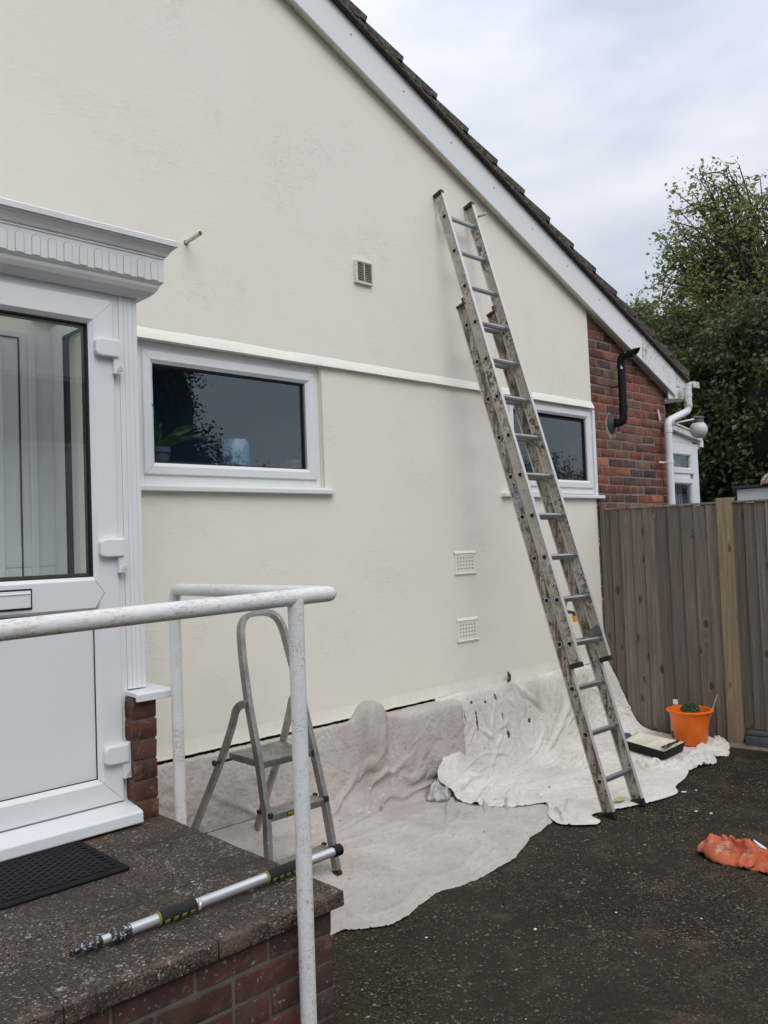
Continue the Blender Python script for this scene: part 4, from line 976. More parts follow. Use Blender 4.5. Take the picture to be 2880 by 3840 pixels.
for k in range(30):
    xc = 1.6255-.0578*k
    if xc < -.2: break
    b = MB(); pts = [(xc+.0145, 2.678)]+[(xc+.0145*math.cos(a), 2.737+.0145*math.sin(a)) for a in [math.pi*j/10 for j in range(11)]]+[(xc-.0145, 2.678)]
    b.prism(pts, 'y', DY-.079-.0028, DY-.078); fl = b.obj('flute', MATS['weathered_white_grp'], cor, bevel=.0008)
    b = MB(); P = [[((q[0]-xc)*f_+xc, DY-.0795-.0001, (q[1]-2.737)*(f_ if q[1] > 2.737 else 1)+2.737) for f_ in (.99, 1.13)] for q in pts]
    b.grid(P); b.obj('groove', simple('groove_shade', (.30, .30, .29), .8) if 'groove_shade' not in MATS else MATS['groove_shade'], fl)  # flat grey strip: the groove's shade is put into its colour
# paving step
steps = thing('entrance_step', 'raised brick doorstep topped with dark lichened paving slabs', 'doorstep', (.9, 2.4, 0))
def pslab(x0, x1, y0, y1, lab=None):
    bm = bmesh.new(); bmesh.ops.create_cube(bm, size=1)
    for v in bm.verts: v.co = Vector(((x0+x1)/2+v.co.x*(x1-x0), (y0+y1)/2+v.co.y*(y1-y0), .5675+v.co.z*.045))
    bmesh.ops.bevel(bm, geom=list(bm.edges), offset=.005, segments=2, affect='EDGES', profile=.5)
    bmesh.ops.subdivide_edges(bm, edges=[e for e in bm.edges if e.calc_length() > .1], cuts=14, use_grid_fill=True)
    for v in bm.verts:
        v.co.z += .0016*fbm(v.co.x*14, v.co.y*14, v.co.z*14); 
        v.co.x += .0022*noise.noise((v.co.x*30, v.co.y*30, v.co.z*30)); v.co.y += .0022*noise.noise((v.co.x*30+5, v.co.y*30, v.co.z*30))
    me = bpy.data.meshes.new('paving_slab'); bm.to_mesh(me); bm.free(); me.materials.append(slab_m)
    return link('paving_slab', me, steps, smooth=True)
XS = [-.84, -.435, -.03, .375, .778, 1.182, 1.611]; YS = [1.905, 2.300, 2.700, 3.02]
for i in range(6):
    for j in range(3): pslab(XS[i]+.002, XS[i+1]-(.002 if i < 5 else 0), YS[j]+(.002 if j else 0), YS[j+1]-.002)
b = MB(); b.box(-.83, 1.60, 1.915, 3.01, .55, .5872); b.obj('joint_mortar', simple('dark_joint', (.065, .052, .044), .95, 0, .4, 30, .8, 90, .003), steps)
b = MB(); b.box(-.83, 1.577, 1.934, 3.0, -.02, .548); sw = b.obj('step_wall', mortar_d, steps)
sb = [brick_mesh('brick', .218, .10, .066, step_brick_m, 60+s, .0022) for s in range(4)]; sh = [brick_mesh('brick', .104, .10, .066, step_brick_m, 70+s, .0022) for s in range(3)]
rs = random.Random(8)
for k in range(7):
    z = .545-.0765*(k+1)+.0055
    x = 1.580; q = [('h' if k % 2 else 'f')]
    while x > -.8:
        kk = q.pop() if q else ('f' if rs.random() < .78 else 'h'); ln = .2285 if kk == 'f' else .1155
        put(rs.choice(sb if kk == 'f' else sh), (x-ln/2+.004, 1.930+.05+rs.uniform(-.002, .002), z+.033), sw); x -= ln
    y = 1.930+(.0 if k % 2 else .108)+.11
    while y < 2.95:
        put(rs.choice(sb), (1.584-.05, y+.12, z+.033), sw, rz=math.pi/2); y += .2285
# doormat
mat_t = thing('doormat', 'black rubber doormat with scalloped openwork pattern below the porch door', 'doormat', (.9, 2.7, .592))
mx0, mx1, my0, my1 = .52, 1.262, 2.545, 2.925
b = MB(); b.box(mx0, mx1, my0, my0+.035, .5925, .600); b.box(mx0, mx1, my1-.02, my1, .5925, .600); b.box(mx1-.022, mx1, my0+.035, my1-.02, .5925, .600); b.box(mx0, mx0+.022, my0+.035, my1-.02, .5925, .600)
b.obj('border', dull(simple('dull_black_rubber', (.009, .009, .0095), .8), .2), mat_t, bevel=.003)
b = MB(); b.box(mx0+.02, mx1-.02, my0+.03, my1-.018, .5905, .5912); b.obj('backing', simple('near_black_rubber', (.004, .004, .004), 1.0), mat_t)  # near-black layer below the openwork scallops
b = MB(); r_ = 0; y = my0+.036
while y < my1-.02:
    x = mx0+.03+(.0225 if r_ % 2 else 0)
    while x < mx1-.03:
        for rr in (.0225, .0135):
            pts = [(x+rr*math.cos(a), y+rr*.62*math.sin(a), .5975) for a in [math.pi*k/6 for k in range(7)]]
            b.sweep(pts, [(-.0035, -.0019), (.0035, -.0019), (.0035, .0019), (-.0035, .0019)], (0, 0, 1))
        x += .045
    y += .0155; r_ += 1
b.obj('scallops', dull(simple('matt_black_rubber', (.009, .009, .0095), .55), .3), mat_t)

# ================================================================== HANDRAIL
hr = thing('handrail', 'chipped white tubular steel handrail around the doorstep', 'handrail', (1.44, 1.87, 0))
RR = .0232
A_ = Vector((1.583, 1.872, 1.463)); Bk = Vector((1.636, 2.872, 1.4585))
b = MB(); b.tube([(-.7, 1.872, 1.422), (.0, 1.872, 1.436), (.60, 1.872, 1.4455), (1.0, 1.872, 1.4535), (1.50, 1.872, 1.4625), (1.560, 1.872, 1.463), (1.574, 1.872, 1.463), (1.583, 1.8722, 1.463), (1.5855, 1.8724, 1.463)], [RR, RR, RR, RR, RR, RR*.97, RR*.84, RR*.55, .004], 24); b.obj('top_rail', rail_top_m, hr, smooth=True)
b = MB(); b.tube([(1.570, 1.876, 1.463), (1.60, 2.3, 1.461), (1.628, 2.78, 1.459), (1.6335, 2.845, 1.457), (1.635, 2.868, 1.449), (1.636, 2.880, 1.432), (1.6365, 2.884, 1.405), (1.637, 2.885, 1.2), (1.639, 2.887, .60), (1.64, 2.889, .15)], [RR*.96]*10, 24); b.obj('return_rail', rail_top_m, hr, smooth=True)
b = MB(); b.tube([(1.441, 1.872, 1.455), (1.441, 1.872, 1.41), (1.440, 1.871, .8), (1.436, 1.869, .12)], [RR*1.04, RR*.98, RR*.98, RR*.98], 24); b.obj('post', rail_m, hr, smooth=True)
b = MB(); b.tube([(.604, 1.872, 1.4455), (.612, 1.872, 1.4457)], RR*1.03, 24); b.tube([(.640, 1.872, 1.4462), (.644, 1.872, 1.4463)], RR*1.02, 24); b.obj('weld_seam', rail_m, hr, smooth=True)

# ================================================================== EXTENSION POLE
ep = thing('extension_pole', 'silver telescopic paint-roller pole with black foam grips lying on the doorstep', 'pole', (1.3, 2.1, .59))
PYc = 2.100; PZ = .6090
def pz(x): return PZ+.0035+(x-.88)*.004
def pseg(x0, x1, r, n=20): return MB().tube([(x0, PYc+.012*(x0-.88), pz(x0)), (x1, PYc+.012*(x1-.88), pz(x1))], r, n)
pseg(.955, 1.04, .0112).obj('inner_tube', pole_m, ep, smooth=True)
pseg(1.03, 1.755, .0146).obj('outer_tube', pole_m, ep, smooth=True)
b = MB(); b.tube([(.875+.004*k, PYc, pz(.88)) for k in range(8)], [.0085, .0105]*4, 18); b.obj('screw_tip', black_splat, ep, smooth=True)
b = MB(); b.tube([(.903, PYc, pz(.9)), (.915, PYc, pz(.9)), (.925, PYc, pz(.9)), (.952, PYc, pz(.9)), (.956, PYc, pz(.9))], [.011, .013, .015, .015, .0125], 18); b.obj('tip_collar', black_splat, ep, smooth=True)
b = MB(); b.tube([(.980, PYc, pz(1)), (.985, PYc, pz(1)), (.997, PYc, pz(1)), (1.012, PYc, pz(1)), (1.018, PYc, pz(1)), (1.036, PYc, pz(1))], [.0145, .021, .021, .019, .0168, .0165], 12); b.obj('lock_nut', black_splat, ep, smooth=False, bevel=.002)
for (x0, x1) in ((1.118, 1.232), (1.478, 1.615)):
    g_ = pseg(x0, x1, .0188).obj('grip', foam_m, ep, smooth=True, bevel=.003, seg=2)
    pseg(x0-.0018, x0+.0018, .0191).obj('grip_rim', yellow_m, ep, smooth=True)
    for k in range(4):
        xc = x0+.020+k*.026
        b = MB(); p0 = Vector((xc, PYc+.012*(xc-.88), pz(xc))); an = rad(-28); dv = Vector((0, -math.cos(an), math.sin(an))); up = Vector((0, -math.sin(an), -math.cos(an)))*-1
        b.obox(p0+dv*.0178, (.0075, 0, 0), up*.0055, dv*.0016); b.obj('grip_patch', yellow_m, ep, bevel=.001)
b = MB(); b.tube([(1.742, PYc+.0105, pz(1.75)), (1.775, PYc+.0107, pz(1.775))], .0195, 8); b.tube([(1.775, PYc+.0107, pz(1.775)), (1.780, PYc+.0107, pz(1.775))], .012, 8); b.obj('end_cap', blackpl, ep, bevel=.002)
b = MB(); b.tube([(1.235, PYc-.004, pz(1.24)), (1.244, PYc-.006, pz(1.24)-.002)], .0138, 14, caps=False); b.obj('torn_sleeve', pole_m, ep, smooth=True, solid=.001)

# ================================================================== LONG LADDER
lad = thing('extension_ladder', 'long muddy double extension ladder leaning against the gable wall', 'ladder', (4.35, 2.6, 0))
tv = Vector((0, .2856, .9584)); nv = Vector((0, -.9584, .2856)); O = Vector((0, 2.605, -.001))
XL, XRt, HW = 4.187, 4.514, .034
def LP(x, s, p): return Vector((x, 0, 0))+O+tv*s+nv*p
HN = 16
def hole(k, r=.0165):
    th = 2*math.pi*k/HN; rr = r*(1+.14*math.cos(3*(th-1.5*math.pi))); return (rr*math.sin(th)*1.0, rr*math.cos(th))  # (s, p)
def stile(xw, sg, s0, s1, holes, off):
    b = MB()
    for x, in ((xw,), (xw+sg*.003,)):
        b.cur = 0; cuts = [s0]
        for h in holes: cuts += [h-.03, h+.03]
        cuts.append(s1)
        for i in range(0, len(cuts), 2): b.add([LP(x, cuts[i], off-HW), LP(x, cuts[i+1], off-HW), LP(x, cuts[i+1], off+HW), LP(x, cuts[i], off+HW)], [(0, 1, 2, 3)])
        for h in holes:
            vs = [LP(x, h+hole(k)[0], off+hole(k)[1]) for k in range(HN)]
            for k in range(HN):
                th = 2*math.pi*k/HN; a, c_ = math.sin(th), math.cos(th); m_ = max(abs(a)/.03, abs(c_)/HW); vs.append(LP(x, h+a/m_, off+c_/m_))
            b.add(vs, [(k, (k+1) % HN, HN+(k+1) % HN, HN+k) for k in range(HN)])
            for (cs, cp) in ((1, 1), (1, -1), (-1, 1), (-1, -1)):   # corner fillers
                ks = sorted(range(HN), key=lambda k: (vs[HN+k]-LP(x, h+cs*.03, off+cp*HW)).length)[:2]
                b.add([LP(x, h+cs*.03, off+cp*HW), vs[HN+ks[0]], vs[HN+ks[1]]], [(0, 1, 2)])
    b.cur = 1
    for p in (-HW, HW):
        xa_, xb_ = (xw-.007, xw+.017) if sg > 0 else (xw-.017, xw+.007)
        sgn = 1 if p > 0 else -1
        b.obox(LP((xa_+xb_)/2, (s0+s1)/2, off+p+sgn*.0015), ((xb_-xa_)/2, 0, 0), tv*((s1-s0)/2), nv*.0015)
    return b.obj('stile', [stile_m, flange_m], lad)
baseh = [.2075+.2677*i for i in range(12)]; flyh = [.9957+.2677*i for i in range(12)]
FO = .072
for xw, sg in ((XL, 1), (XRt, -1)):
    so = stile(xw, sg, .03, 3.30, baseh, 0); so['label'] = 'stile of the lower ladder section, dark with mud'; so.data.materials[0] = mud_m
    stile(xw, sg, .875, 4.115, flyh, FO)['label'] = 'stile of the upper sliding section'
b = MB(); P = []
for x in (-.1665, .1665):
    P.append([Vector((x, 0, 0))+tv*hole(k % HN)[0]+nv*hole(k % HN)[1] for k in range(HN+1)])
b.grid(P)
P = [[Vector((x, 0, 0))+tv*hole(k % HN, .0145)[0]+nv*hole(k % HN, .0145)[1] for k in range(HN+1)] for x in (-.1665, .1665)]
b.grid(P)
b.cur = 1
for x in (-.153, .153): b.add([Vector((x, 0, 0))+tv*hole(k, .0145)[0]+nv*hole(k, .0145)[1] for k in range(HN)], [tuple(range(HN))])  # black caps give the hollow rung ends their shade by colour
b.cur = 0
for xa_, xb_ in ((-.1665, -.1645), (.1645, .1665)):   # flared lips outside
    pa = [Vector((xa_, 0, 0))+tv*hole(k % HN, .0192)[0]+nv*hole(k % HN, .0192)[1] for k in range(HN+1)]
    pb = [Vector((xb_, 0, 0))+tv*hole(k % HN, .0192)[0]+nv*hole(k % HN, .0192)[1] for k in range(HN+1)]
    pc = [Vector((xa_ if xa_ < 0 else xb_, 0, 0))+tv*hole(k % HN, .0145)[0]+nv*hole(k % HN, .0145)[1] for k in range(HN+1)]
    b.grid([pa, pb]); b.grid([pc, pa if xa_ < 0 else pb])
for xx, sg in ((-.1605, 1), (.1605, -1)):             # collar pressed against the inner web
    b.grid([[Vector((xx+dx_*sg, 0, 0))+tv*hole(k % HN, rr)[0]+nv*hole(k % HN, rr)[1] for k in range(HN+1)] for dx_, rr in ((0, .0215), (.002, .021), (.004, .0168))])
rg = b.obj('rung', [rung_m, gasket], None, smooth=True, angle=50); first = True
for hs, off in ((baseh, 0), (flyh, FO)):
    for h in hs:
        o = rg if first else rg.copy()
        if not first: col.objects.link(o)
        first = False; o.parent = lad; o.matrix_parent_inverse = Matrix.Translation(-Vector(lad.location)); o.location = LP((XL+XRt)/2, h, off)
def foot(x, s, off, nm, mt, h=.03, w=.0):
    b = MB(); b.obox(LP(x, s, off), (.017+w, 0, 0), tv*h/2, nv*(HW+.005)); return b.obj(nm, mt, lad, bevel=.004, seg=2)
for x in (XL+.005, XRt-.005):
    foot(x, .018, 0, 'rubber_foot', gasket, .045); foot(x, .868, FO, 'rubber_foot', gasket, .030); foot(x, 4.118, FO, 'end_cap', gasket, .026)
    foot(x, 3.30, 0, 'end_cap', darkred, .018)
    b = MB(); b.obox(LP(x, 3.325, .028), (.014, 0, 0), tv*.016, nv*.010); b.obj('end_cap', darkred, lad, bevel=.003)
for x, sg in ((XL+.02, 1), (XRt-.02, -1)):
    b = MB(); q = [(1.055, FO+.036), (1.080, FO+.012), (1.035, -.030), (1.005, -.034), (1.000, FO-.02), (1.018, FO+.036)]
    vs = [LP(x-.002, s, p) for s, p in q]+[LP(x+.002, s, p) for s, p in q]; n = 6
    b.add(vs, [tuple(range(n)), tuple(range(2*n-1, n-1, -1))]+[(i, (i+1) % n, (i+1) % n+n, i+n) for i in range(n)])
    lk = b.obj('locking_hook', steel_m, lad)
    b = MB()
    for s, p in ((1.04, FO+.02), (1.025, -.01)): b.tube([LP(x-sg*.004, s, p)-Vector((sg*.004, 0, 0)), LP(x, s, p)], .006, 8)
    b.obj('rivet', rung_m, lk)
# stickers on the left stile
b = MB(); b.obox(LP(XL-.0008, 1.955, .004), (.0004, 0, 0), tv*.085, nv*.022); b.obj('sticker', sticker_grey, lad)
def text(body, size, M, mat, name, parent):
    cu = bpy.data.curves.new(name, 'FONT'); cu.body = body; cu.size = size; cu.extrude = .0003; cu.offset = size*.012; cu.align_x = 'CENTER'; cu.align_y = 'CENTER'; cu.resolution_u = 2
    tmp = bpy.data.objects.new('tmp', cu); col.objects.link(tmp); bpy.context.view_layer.update()
    me = bpy.data.meshes.new_from_object(tmp.evaluated_get(bpy.context.evaluated_depsgraph_get())); bpy.data.objects.remove(tmp); me.transform(M); me.materials.clear(); me.materials.append(mat); me.name = name
    return link(name, me, parent)
def basis(o, x, y):
    x = Vector(x).normalized(); y = Vector(y).normalized(); z_ = x.cross(y); M = Matrix((x, y, z_)).transposed().to_4x4(); M.translation = o; return M
text('ABRU', .043, basis(LP(XL-.0018, 1.965+.02, .004), -tv, nv), blue_print, 'lettering', lad)
b = MB(); P = []
for k in range(25):
    a = 6.283*k/24; P.append([LP(XL-.0018, 1.885+.030*math.cos(a)*f_, .004+.013*math.sin(a)*f_) for f_ in (1, .82)])
b.grid(P); b.obox(LP(XL-.0016, 1.885, .004), (.0003, 0, 0), tv*.018, nv*.0015); b.obj('logo', blue_print, lad)
b = MB(); b.obox(LP(XL-.0008, 2.93, FO+.004), (.0004, 0, 0), tv*.028, nv*.010); b.obj('sticker', sticker_grey, lad)

# ================================================================== STEP LADDER
sl_ = thing('step_ladder', 'paint-spotted aluminium stepladder with hoop handle standing on the pinkish dust sheet', 'stepladder', (2.3, 3.2, .12))
kf = .30
def FY(z): return 2.925+kf*(z-.12)
nf = Vector((0, 1, kf*-1)).normalized(); nf = Vector((0, 1, -kf)).normalized()
def FP(x, z): return Vector((x, FY(z), z))
pl_ = [(2.075, .145), (2.10, .28), (2.131, .445), (2.146, .66), (2.150, .90), (2.165, 1.10), (2.178, 1.19)]
arc = [(2.186, 1.235), (2.203, 1.268), (2.232, 1.290), (2.27, 1.299), (2.32, 1.300), (2.365, 1.295), (2.398, 1.275), (2.417, 1.245), (2.425, 1.20)]
prr = [(2.432, 1.10), (2.446, .90), (2.452, .66), (2.455, .445), (2.447, .28), (2.440, .145)]
path = resample([FP(x, z) for x, z in pl_]+[FP(x, z) for x, z in arc]+[FP(x, z) for x, z in prr], 90)
rect = lambda a, c_: [(-a, -c_), (a, -c_), (a, c_), (-a, c_)]
b = MB(); b.sweep(path, rect(.0200, .0120), nf); b.obj('front_frame', step_alu, sl_, bevel=.002)
for sx, xt, xb_ in ((-1, 2.142, 2.075), (1, 2.458, 2.487)):
    pts = catmull([(xt, FY(.905)-.005, .905), (xt, FY(.905)+.035, .905), (xt+(xb_-xt)*.05, 3.245, .872), (xt+(xb_-xt)*.1, 3.275, .80), (xt+(xb_-xt)*.35, 3.36, .62), (xt+(xb_-xt)*.7, 3.51, .36), (xb_, 3.628, .150)], 40)
    b = MB(); b.sweep(pts, rect(.0115, .0165), (1, 0, 0)); b.obj('rear_leg', step_alu, sl_, bevel=.002)
    b = MB(); b.obox((xb_, 3.633, .136), (.013, 0, 0), (0, .018, 0), (0, -.003, .014)); b.obj('rubber_foot', gasket, sl_, bevel=.003)
for x in (2.073, 2.440):
    b = MB(); b.obox((x, FY(.135), .134), (.013, 0, 0), (0, .022, 0), (0, 0, .014)); b.obj('rubber_foot', gasket, sl_, bevel=.003)
# platform
b = MB(); px0, px1, py0, py1, pzt = 2.158, 2.444, FY(.66)-.01, 3.345, .664
b.box(px0, px1, py0, py1, pzt-.004, pzt); b.box(px0, px1, py0, py0+.003, pzt-.032, pzt-.004); b.box(px0, px0+.003, py0+.003, py1, pzt-.032, pzt-.004); b.box(px1-.003, px1, py0+.003, py1, pzt-.032, pzt-.004)
for k in range(12): b.box(px0+.012, px1-.012, py0+.02+k*.02, py0+.026+k*.02, pzt, pzt+.0018)
b.obj('platform', step_alu, sl_, bevel=.001)
for x in (2.098, 2.472):
    b = MB(); b.tube([(x-.012 if x < 2.3 else x+.012, 3.352, .628), (px0+.02 if x < 2.3 else px1-.02, 3.352, .628)], .0065, 10); b.tube([(x-.020 if x < 2.3 else x+.020, 3.352, .628), (x-.010 if x < 2.3 else x+.010, 3.352, .628)], .014, 12); b.obj('pivot_bolt', gasket, sl_)
for x, s_ in ((2.160, -1), (2.441, 1)):
    b = MB(); b.box(x-.006, x+.006, py0-.003, py0+.02, pzt-.034, pzt-.006); b.obj('end_clip', gasket, sl_, bevel=.002)
for zt, xa_, xb_ in ((.452, 2.143, 2.445), (.242, 2.105, 2.437)):
    b = MB(); y0 = FY(zt)-.022; b.box(xa_, xb_, y0, y0+.085, zt-.004, zt)
    for k in range(5): b.box(xa_+.002, xb_-.002, y0+.008+k*.015, y0+.013+k*.015, zt, zt+.002)
    b.box(xa_, xb_, y0, y0+.0035, zt-.032, zt-.004); b.box(xa_, xb_, y0+.08, y0+.085, zt-.02, zt-.004)
    tr = b.obj('tread', step_alu, sl_, bevel=.001)
    for x in (xa_-.006, xb_+.006):
        b = MB(); b.box(x-.012, x+.010, y0-.010, y0+.012, zt-.016, zt+.008); b.obj('tread_clip', gasket, sl_, bevel=.003)
        b = MB(); b.box(x-.012, x+.006, y0+.066, y0+.088, zt-.010, zt+.008); b.obj('tread_clip', gasket, sl_, bevel=.003)
        b = MB(); b.tube([(min(max(x, xa_+.008), xb_-.008), y0-.0018, zt-.022), (min(max(x, xa_+.008), xb_-.008), y0, zt-.022)], .003, 8); b.obj('rivet', rung_m, tr)
y0 = FY(.452)-.022
b = MB(); b.box(2.225, 2.325, y0-.0010, y0-.0002, .452-.026, .452-.009); ws = b.obj('warning_label', sticker_black, sl_)
text('WARNING', .0135, basis(Vector((2.262, y0-.0016, .4345)), (1, 0, 0), (0, 0, 1)), sticker_yel, 'lettering', ws)
b = MB()
for k in range(4): b.box(2.300, 2.322, y0-.0016, y0-.0011, .4285+k*.0032, .4295+k*.0032)
b.obj('small_print', sticker_yel, ws)
b = MB(); q0 = FP(2.149, .80); b.obox(Vector((2.1385, FY(.80), .80)), (.0004, 0, 0), Vector((0, kf, 1)).normalized()*.085, nf*.0125); b.obj('side_label', sticker_black, sl_)
b = MB(); q0 = Vector((2.1378, FY(.735), .735)); b.add([q0+Vector((0, -.009, 0)), q0+Vector((0, .002, .011)), q0+Vector((0, .012, 0)), q0+Vector((0, .002, -.011))], [(0, 1, 2, 3)]); b.obj('warning_diamond', sticker_yel, sl_, solid=.0004)
b = MB(); b.tube([(2.086, 3.578, .245), (2.480, 3.578, .245)], .0075, 10); b.obj('crossbar', step_alu, sl_, smooth=True)

# ================================================================== DUST SHEETS
def fold_field(folds):
    segs = []
    for pts, amp, w in folds:
        c_ = catmull([Vector((p[0], p[1], 0)) for p in pts], 26 if w > .013 else 9); segs.append((c_, amp, w, min(p.x for p in c_)-3.4*w, max(p.x for p in c_)+3.4*w, min(p.y for p in c_)-3.4*w, max(p.y for p in c_)+3.4*w))
    def F(a, s):
        h = 0
        for c_, amp, w, bx0, bx1, by0, by1 in segs:
            if not (bx0 < a < bx1 and by0 < s < by1): continue
            best = 9; bi = 0; sgn = 1
            for i in range(len(c_)-1):
                p, q = c_[i], c_[i+1]; dx_, dy_ = q.x-p.x, q.y-p.y; L2 = dx_*dx_+dy_*dy_+1e-9
                t_ = max(0, min(1, ((a-p.x)*dx_+(s-p.y)*dy_)/L2)); ex, ey = a-p.x-dx_*t_, s-p.y-dy_*t_; d = math.hypot(ex, ey)
                if d < best: best = d; bi = i+t_; sgn = 1 if dx_*ey-dy_*ex > 0 else -1
            fade = math.sin(math.pi*min(1, max(0, (bi/(len(c_)-1))*.92+.04)))**.6
            ww = w*(.55 if sgn > 0 else 1.5)
            h += amp*fade*math.exp(-(best/ww)**(1.25 if w > .013 else 1.0))
        return h
    return F
def creases(n, x0, x1, s0, s1, seed, ang, amp=(.003, .008), ln=(.06, .30), spreadr=.5):
    rr = random.Random(seed); out = []
    for i in range(n):
        x = rr.uniform(x0, x1); s_ = rr.uniform(s0, s1); a = ang+rr.gauss(0, spreadr); L = rr.uniform(*ln)/2; k = rr.uniform(-.25, .25)*L
        dx_, dy_ = math.cos(a)*L, math.sin(a)*L
        out.append(([(x-dx_, s_-dy_), (x-dy_*k/L, s_+dx_*k/L), (x+dx_, s_+dy_)], rr.uniform(*amp), rr.uniform(.006, .012)))
    return out
def displaced(P, disp):
    nu, nv = len(P), len(P[0]); Q = []
    for i in range(nu):
        row = []
        for j in range(nv):
            du = P[min(nu-1, i+1)][j]-P[max(0, i-1)][j]; dv = P[i][min(nv-1, j+1)]-P[i][max(0, j-1)]
            n_ = du.cross(dv)
            n_ = n_.normalized() if n_.length > 1e-9 else Vector((0, -1, 0))
            if n_.z < 0 and abs(n_.z) > abs(n_.y) or (abs(n_.y) >= abs(n_.z) and n_.y > 0): n_ = -n_
            row.append(P[i][j]+n_*disp(i, j, P[i][j]))
        Q.append(row)
    return Q
def sm(a, b_, x): t_ = max(0, min(1, (x-a)/(b_-a))); return t_*t_*(3-2*t_)
def ridged(x, y, z): return 1-abs(noise.noise((x, y, z)))*2

import numpy as np
def grid_normals(P):
    du = np.empty_like(P); dv = np.empty_like(P)
    du[1:-1] = P[2:]-P[:-2]; du[0] = P[1]-P[0]; du[-1] = P[-1]-P[-2]
    dv[:, 1:-1] = P[:, 2:]-P[:, :-2]; dv[:, 0] = P[:, 1]-P[:, 0]; dv[:, -1] = P[:, -1]-P[:, -2]
    n = np.cross(du, dv); n /= np.linalg.norm(n, axis=2, keepdims=True)+1e-12
    flip = ((n[..., 2] < 0) & (abs(n[..., 2]) > abs(n[..., 1]))) | ((abs(n[..., 1]) >= abs(n[..., 2])) & (n[..., 1] > 0))
    n[flip] *= -1; return n
def settle(base, start, excess, seed, steps=64, iters=6, fine=.0016, pinw=None, bend=.22, grav=.00016, pin_top=True, fric=.22):
    """let the sheet buckle into wrinkles: position based cloth resting on the base surface"""
    rng = np.random.default_rng(seed)
    B0 = np.array([[tuple(p) for p in r] for r in base], float); X = np.array([[tuple(p) for p in r] for r in start], float)
    n0 = grid_normals(B0); nu, nv = X.shape[:2]
    X += n0*rng.normal(0, fine, (nu, nv, 1)); ex = excess[..., None]
    w = np.ones((nu, nv, 1)); 
    if pin_top: w[:, 0] = 0
    if pinw is not None: w *= pinw[..., None]
    def pairs():
        out = []
        for st in (0, 1): out.append(((slice(st, nu-1, 2), slice(None)), (slice(st+1, nu, 2), slice(None)), 1.0))
        for st in (0, 1): out.append(((slice(None), slice(st, nv-1, 2)), (slice(None), slice(st+1, nv, 2)), 1.0))
        for st in (0, 1):
            out.append(((slice(st, nu-1, 2), slice(0, nv-1)), (slice(st+1, nu, 2), slice(1, nv)), .35)); out.append(((slice(st, nu-1, 2), slice(1, nv)), (slice(st+1, nu, 2), slice(0, nv-1)), .35))
        for sp in (4,):
            for st in range(sp+1):
                out.append(((slice(st, nu-sp, sp+1), slice(None)), (slice(st+sp, nu, sp+1), slice(None)), bend)); out.append(((slice(None), slice(st, nv-sp, sp+1)), (slice(None), slice(st+sp, nv, sp+1)), bend))
        return out
    cons = []
    for a, b_, k in pairs():
        A_, B_2 = X[a], X[b_]; m_ = min(A_.shape[0], B_2.shape[0]); q = min(A_.shape[1], B_2.shape[1])
        L = np.linalg.norm(B_2[:m_, :q]-A_[:m_, :q], axis=2, keepdims=True)*(1+ex[a][:m_, :q]); cons.append((a, b_, k, L, m_, q))
    V = np.zeros_like(X); g = np.array([0, 0, -grav])
    for st in range(steps):
        prev = X.copy(); X = X+(V*.9+g)*w
        for it in range(iters):
            for a, b_, k, L, m_, q in cons:
                A_ = X[a][:m_, :q]; B_2 = X[b_][:m_, :q]; d = B_2-A_; l = np.linalg.norm(d, axis=2, keepdims=True)+1e-9
                wa, wb = w[a][:m_, :q], w[b_][:m_, :q]; c_ = d*(k*(l-L)/l/(wa+wb+1e-9)); A_ += c_*wa; B_2 -= c_*wb
            h = ((X-B0)*n0).sum(2, keepdims=True); pen = np.minimum(h+.002, 0); X -= n0*pen
        tang = X-prev; hn = (tang*n0).sum(2, keepdims=True)*n0; con_ = (h < .002); tang = np.where(con_, hn+(tang-hn)*fric, tang)
        X = prev+tang; V = tang
    return X
def add_np(b, X):
    nu, nv = X.shape[:2]; b.v = [tuple(p) for p in X.reshape(-1, 3)]; b.f = [(i*nv+j, i*nv+j+1, (i+1)*nv+j+1, (i+1)*nv+j) for i in range(nu-1) for j in range(nv-1)]; b.mi = [0]*len(b.f); return b
def patchy(nu, nv, f_, seed, lo, hi):
    out = np.empty((nu, nv))
    for i in range(0, nu):
        for j in range(0, nv): out[i, j] = lo+(hi-lo)*max(0, min(1, .5+1.1*noise.noise((i*f_, j*f_, seed))))
    return out
